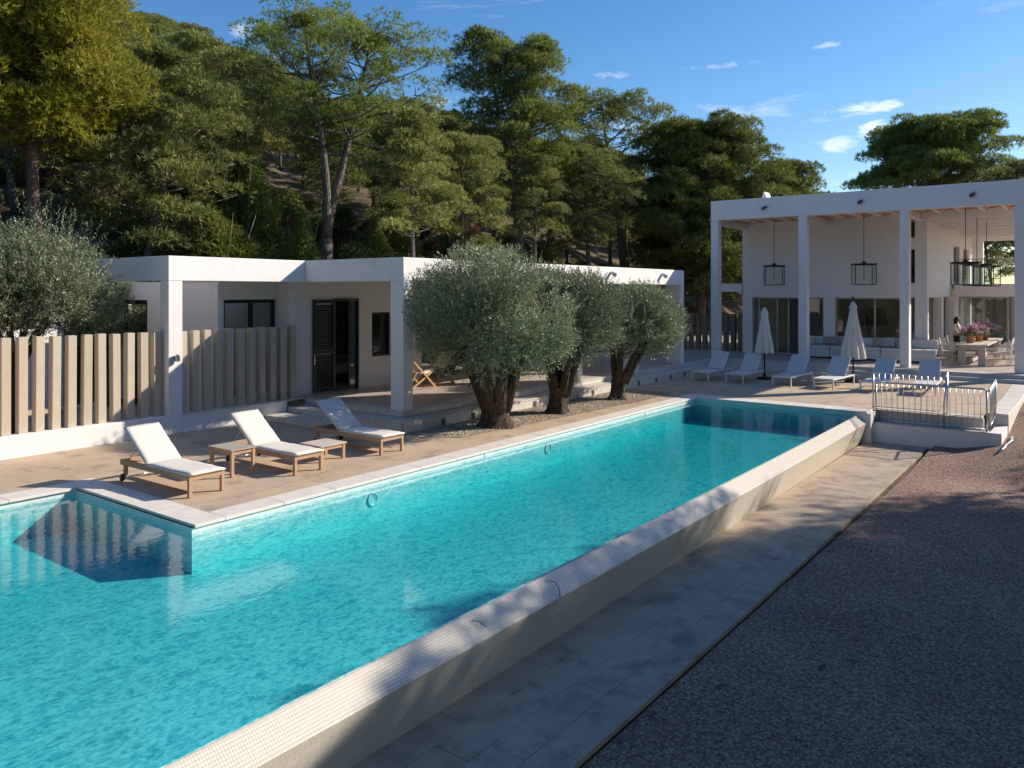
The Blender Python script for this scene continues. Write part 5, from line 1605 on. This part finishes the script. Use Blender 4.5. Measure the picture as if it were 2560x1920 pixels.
# the skyline of the wood: how high it stands, by direction
SIL = ([-600, 0, 230, 420, 550, 650, 800, 900, 1050, 1200, 1300, 1500, 1600, 1750, 2000, 2120, 2300], [-60, -40, 0, 40, 95, 140, 235, 240, 250, 300, 335, 335, 440, 440, 430, 475, 480])
VH = [11.0, 13.0, 9.6, 13.8]
hero = [(11, 26.8), (22.3, 26.9), (36.2, 27), (45, 25.2), (46.3, 20.2), (52.5, 17.6), (67, 10.6)]
placed = []; count = 0
cand = []
for i in range(9000):
    th = rad(rr.uniform(14, 78)); r = 29+(150-29)*rr.random()**.72
    cand.append((r, th))
cand.sort()
used = [False]*4
for r, th in cand:
    x, y = r*math.cos(th), r*math.sin(th)
    if y < 22.5 and x < 56: continue
    if y < 16: continue
    dmin = 3.4+r*.026
    if any((x-a)**2+(y-b_)**2 < dmin*dmin for a, b_ in placed[-220:]): continue
    if any((x-a)**2+(y-b_)**2 < 3.2**2 for a, b_ in hero): continue
    if any(r < R0 and abs(math.degrees(th)-t0) < dt for t0, dt, R0 in ((50.3, 2.2, 33), (67.8, 3.0, 40))): continue
    # a clearing with scrub on the slope at the left
    if math.degrees(th) > 62 and r < 40: continue
    placed.append((x, y))
    k = rr.randrange(4)
    if not used[k]: o = V[k]; used[k] = True
    else: o = copy_tree(V[k])
    fwd = x*.797+y*.604; px_ = 1280+1979*(x*.604-y*.797)/fwd
    top = 3.1+(727-float(np.interp(px_, SIL[0], SIL[1])))/1979*fwd
    s_ = min(rr.uniform(.78, 1.12), (top-on_hill(x, y))/VH[k]*rr.uniform(.86, 1.0))
    s_ = max(s_, .34)
    o.location = (x, y, on_hill(x, y)-.15); o.rotation_euler = (rad(rr.uniform(-4, 4)), rad(rr.uniform(-4, 4)), rr.uniform(0, 6.28)); o.scale = (s_*1.08, s_*1.08, s_)
    tag(o, wood_label(px_, r, s_*VH[k]), 'tree', 'pines of the wooded hill')
    count += 1
    if count >= 285: break
# pines behind the right house, seen through the balcony opening
for (x, y, s_, rz, lab) in ((60, 3.4, .95, 40, 'leaning pine seen through the balcony opening of the tall house'), (72, 6.8, .8, 130, 'bushy pine beyond the balcony, lower left of the opening'), (66, -1.0, .75, 220, 'pine beyond the balcony at the right side of the opening')):
    o = copy_tree(V[1]); o.location = (x, y, -.2); o.rotation_euler = (0, rad(8), rad(rz)); o.scale = (s_, s_, s_); tag(o, lab, 'tree'); o['group'] = 'pines behind the tall house'
print('hill pines', count, flush=True)
# young dense conifers and scrub at the foot of the slope
BU = [bush('shrub', 41, 1.5, 1.5, SHRUB, 1500, L=.14, W=.045), bush('shrub', 42, 1.2, 1.0, SCRUB_R, 1100, L=.13, W=.04),
      bush('shrub', 43, 1.0, .9, OLIVE, 1200, L=.12, W=.035)]
YC = bush('young_pine', 44, 2.0, 5.6, PINE, 7000, L=.20, W=.035, conical=True)
rr = random.Random(5); usedb = [False]*3
ng = 0; bl = []
names = ['green rounded shrub', 'reddish brown scrub bush', 'grey green shrub']
for i in range(2600):
    th = rad(rr.uniform(22, 80)); r = 25.5+rr.random()**1.3*30
    x, y = r*math.cos(th), r*math.sin(th)
    if y < 22.2 or (x < 13 and y < 24.5): continue
    if any((x-a)**2+(y-b_)**2 < 1.7**2 for a, b_ in bl): continue
    if any((x-a)**2+(y-b_)**2 < .8**2 for a, b_ in hero): continue
    bl.append((x, y))
    k = rr.choice((0, 0, 0, 1, 1, 2))
    o = BU[k] if not usedb[k] else copy_tree(BU[k]); usedb[k] = True
    s_ = rr.uniform(.6, 1.25)
    o.location = (x, y, on_hill(x, y)-.1); o.rotation_euler.z = rr.uniform(0, 6.28); o.scale = (s_, s_, s_*rr.uniform(.8, 1.3))
    fw_ = x*.797+y*.604
    tag(o, names[k]+', '+('in front, ' if r < 33 else 'further back, ')+zone(1280+1979*(x*.604-y*.797)/fw_), 'bush', ('green shrubs', 'reddish shrubs', 'grey green shrubs')[k]+' under the pines')
    ng += 1
    if ng >= 230: break
yc = [(16.6, 26.0, 1.05, 'broad dark young conifer behind the white courtyard beam'), (18.6, 27.6, 1.25, 'taller pointed young conifer right of the broad dark one'),
      (20.2, 26.0, .8, 'small young conifer left of the double trunked pine'), (27.5, 28.2, .95, 'light green young conifer right of the double trunked pine'), (25.4, 27.0, .6, 'low young conifer just right of the double trunked pine')]
for i, (x, y, s_, lab) in enumerate(yc):
    o = YC if i == 0 else copy_tree(YC)
    o.location = (x, y, on_hill(x, y)-.1); o.rotation_euler.z = i*1.7; o.scale = (s_*(1.25 if i == 0 else 1), s_*(1.25 if i == 0 else 1), s_*(.8 if i == 0 else 1)); tag(o, lab, 'young conifer')

# tall pines beyond the right edge of the picture: they throw the shade over path and gravel
def shade_pine(x, y, s_, rz, lab):
    o = copy_tree(P5); o.location = (x, y, -.8); o.rotation_euler = (0, 0, rad(rz)); o.scale = (s_, s_, s_); tag(o, lab, 'tree'); o['group'] = 'pines along the gravel yard, right of the picture'
SH = [(8.5, -6.2, .62), (12.0, -7.2, .70), (17.2, -5.9, .66), (20.6, -7.0, .72), (23.4, -7.2, .72), (14, -12, .95), (19.5, -12.5, 1.0), (24.8, -12.5, .98), (9.0, -11.5, .9), (17.4, -9.2, .8), (12.4, -9.6, .82), (15.0, -7.4, .66)]
for i, (x, y, s_) in enumerate(SH):
    shade_pine(x, y, s_, i*57, 'pine on the far side of the gravel yard that shades the path')
for (x, y, s_, rz) in ((22.0, -6.4, .76, 20), (26.5, -7.6, .80, 100), (18.4, -7.6, .84, 200)):
    o = copy_tree(P4); o.location = (x, y, -.8); o.rotation_euler = (0, 0, rad(rz)); o.scale = (s_, s_, s_); tag(o, 'airy pine beside the gravel yard that dapples the overflow edge', 'tree'); o['group'] = 'pines along the gravel yard, right of the picture'
# unseen pines added behind the viewer to cut sky light in the shade
rr = random.Random(12); k = 0
for ring in (24, 31, 38):
    for q in range(30):
        a = rad(118+q*(214/30)+rr.uniform(-2, 2)); r = ring+rr.uniform(-2, 2)
        x, y = r*math.cos(a), r*math.sin(a)
        if y > -14 and x > -14: continue
        o = copy_tree(V[k % 4]); k += 1
        sc_ = rr.uniform(1.0, 1.3)
        o.location = (x, y, -.9); o.rotation_euler.z = rr.uniform(0, 6.28); o.scale = (sc_*1.1, sc_*1.1, sc_)
        tag(o, 'unseen pine added on the near side of the pool to dim the sky light', 'tree', 'unseen pines added on the near side of the pool')
# ------------------------------------------------------------------ flowers, person, litter
flower_pot((34.15, 4.25, 1.14), .155, .28, 'nearest terracotta pot of pink flowers on the dining table', 61, .36)
flower_pot((35.35, 4.10, 1.14), .145, .26, 'middle pot of pink flowers on the dining table', 62, .38)
flower_pot((36.5, 4.05, 1.14), .145, .26, 'farthest pot of pink flowers on the dining table', 63, .42)
woman((36.2, 4.98, .38), -100)
# leaves and twigs on gravel and wall
LEAFM = mat('dry_leaf', (.035, .035, .03), .7); LEAFG = mat('blue_green_leaf', (.03, .05, .05), .5)
def fallen_leaf(p, L, rz, m_, lab, curl=.25):
    vs = []; fs = []; n = 8
    for i in range(n+1):
        t = i/n; w_ = math.sin(PI*t**.8)*L*.10
        z = .01+curl*L*.25*(t-.5)**2
        vs += [(t*L, -w_, z+w_*.3), (t*L, 0, z), (t*L, w_, z+w_*.3)]
    for i in range(n):
        a = 3*i; fs += [(a, a+3, a+4, a+1), (a+1, a+4, a+5, a+2)]
    o = MB().add(vs, fs, True).build('fallen_leaf', m_); o.location = p; o.rotation_euler.z = rad(rz)
    tag(o, lab, 'leaf')
fallen_leaf((6.03, 1.36, -.835), .30, -100, LEAFM, 'long dark pod lying on the gravel, lower of two in a line', .1)
fallen_leaf((5.78, 1.05, -.835), .30, -105, LEAFG, 'blue green leaf lying on the gravel near the bottom edge')
fallen_leaf((8.0, .62, -.835), .36, -95, LEAFM, 'dark curved pod lying on the gravel at the right', .15)
fallen_leaf((6.3, .55, -.835), .26, -40, LEAFG, 'teal leaf lying on the gravel near the right edge')
rr = random.Random(9)
for i in range(26):
    x = rr.uniform(5.5, 18); y = rr.uniform(.3, 3.2)
    if y < x*.078: continue
    fallen_leaf((x, y, -.838), rr.uniform(.10, .22), rr.uniform(0, 360), rr.choice((LEAFM, LEAFG)), 'small dry leaf lying on the shaded gravel', rr.uniform(.1, .4))
    bpy.data.objects[-1] if False else None
for o in list(SC.objects):
    if o.get('label') == 'small dry leaf lying on the shaded gravel': o['group'] = 'small dry leaves on the gravel'
tw = tag(MB().tube([(5.95, 5.0, -.13), (6.00, 4.94, -.15), (6.02, 4.88, -.19)], .004, 5).build('twig', LEAFM), 'tiny dark twig lying on the cream overflow edge', 'twig')
tw2 = tag(MB().tube([(7.25, 5.02, -.12), (7.32, 4.95, -.145), (7.30, 4.87, -.21), (7.26, 4.84, -.27)], .005, 5).build('twig', LEAFM), 'curved dark twig hanging over the cream overflow edge', 'twig')
hs = empty('foil_strip', label='crumpled silvery strip lying on the gravel by the kerb', cat='litter')
pts = [(20.9, 2.05), (21.2, 1.97), (21.7, 1.96), (22.2, 1.9), (22.8, 1.95)]
MB().tube([(x, y, float(GZ(np.array(x), np.array(y)))+.02+.015*(i % 2)) for i, (x, y) in enumerate(pts)], [.015, .03, .02, .035, .02], 6).build('strip', STEEL, hs)

# hairline joints in the poured deck and dry leaves lying on it
CRK = mat('deck_crack', (.12, .09, .065), .95)
def crack(pts, w_, seed):
    r = random.Random(seed); P_ = [pts[0]]
    for a, b_ in zip(pts, pts[1:]):
        n = max(2, int(math.hypot(b_[0]-a[0], b_[1]-a[1])/.18))
        for i in range(1, n+1):
            t = i/n; P_.append((a[0]+(b_[0]-a[0])*t+r.uniform(-.02, .02), a[1]+(b_[1]-a[1])*t+r.uniform(-.02, .02)))
    vs = []; fs = []
    for i, p in enumerate(P_):
        q = P_[min(i+1, len(P_)-1)]; o = P_[max(i-1, 0)]
        dx, dy = q[0]-o[0], q[1]-o[1]; l = math.hypot(dx, dy) or 1
        ww = w_*r.uniform(.25, 1)
        zz = float(deck_z(np.array(p[0]), np.array(p[1])))+.004
        vs += [(p[0]-dy/l*ww, p[1]+dx/l*ww, zz), (p[0]+dy/l*ww, p[1]-dx/l*ww, zz)]
    for i in range(len(P_)-1): fs.append((2*i, 2*i+1, 2*i+3, 2*i+2))
    MB().add(vs, fs).build('deck_crack', CRK, deck_root)
crack([(6.8, 14.9), (8.3, 14.2), (9.6, 14.5)], .006, 1); crack([(7.4, 16.0), (7.7, 14.6), (8.1, 13.2)], .004, 2)
crack([(11.5, 12.2), (12.6, 11.0), (13.4, 10.2)], .006, 3); crack([(3.5, 14.6), (5.0, 14.1)], .005, 4)
crack([(22.5, 6.4), (25.0, 6.2), (28.0, 6.5)], .006, 5); crack([(23.5, 5.2), (23.6, 8.0), (23.4, 9.9)], .005, 6)
crack([(6.3, 10.6), (7.6, 10.5), (9.4, 10.8)], .004, 7); crack([(15.8, 10.5), (15.85, 10.1)], .008, 8); crack([(19.2, 10.4), (19.3, 10.1)], .008, 9)
LEAFB = mat('brown_dry_leaf', (.16, .10, .05), .8)
rr = random.Random(31); n0 = 0
while n0 < 46:
    x = rr.uniform(6.4, 29); y = rr.uniform(10.2, 15.9) if x < 22 else rr.uniform(3, 12)
    if (x > 12.0 and y > 10.4 and x < 29 and y > 10.4) and not (x > 22.2 and y < 12): continue
    fallen_leaf((x, y, float(deck_z(np.array(x), np.array(y)))+.002), rr.uniform(.04, .08), rr.uniform(0, 360), LEAFB, 'tiny dry olive leaf on the tan deck', .5); n0 += 1
for o in list(SC.objects):
    if o.get('label') == 'tiny dry olive leaf on the tan deck': o['group'] = 'dry leaves on the deck'
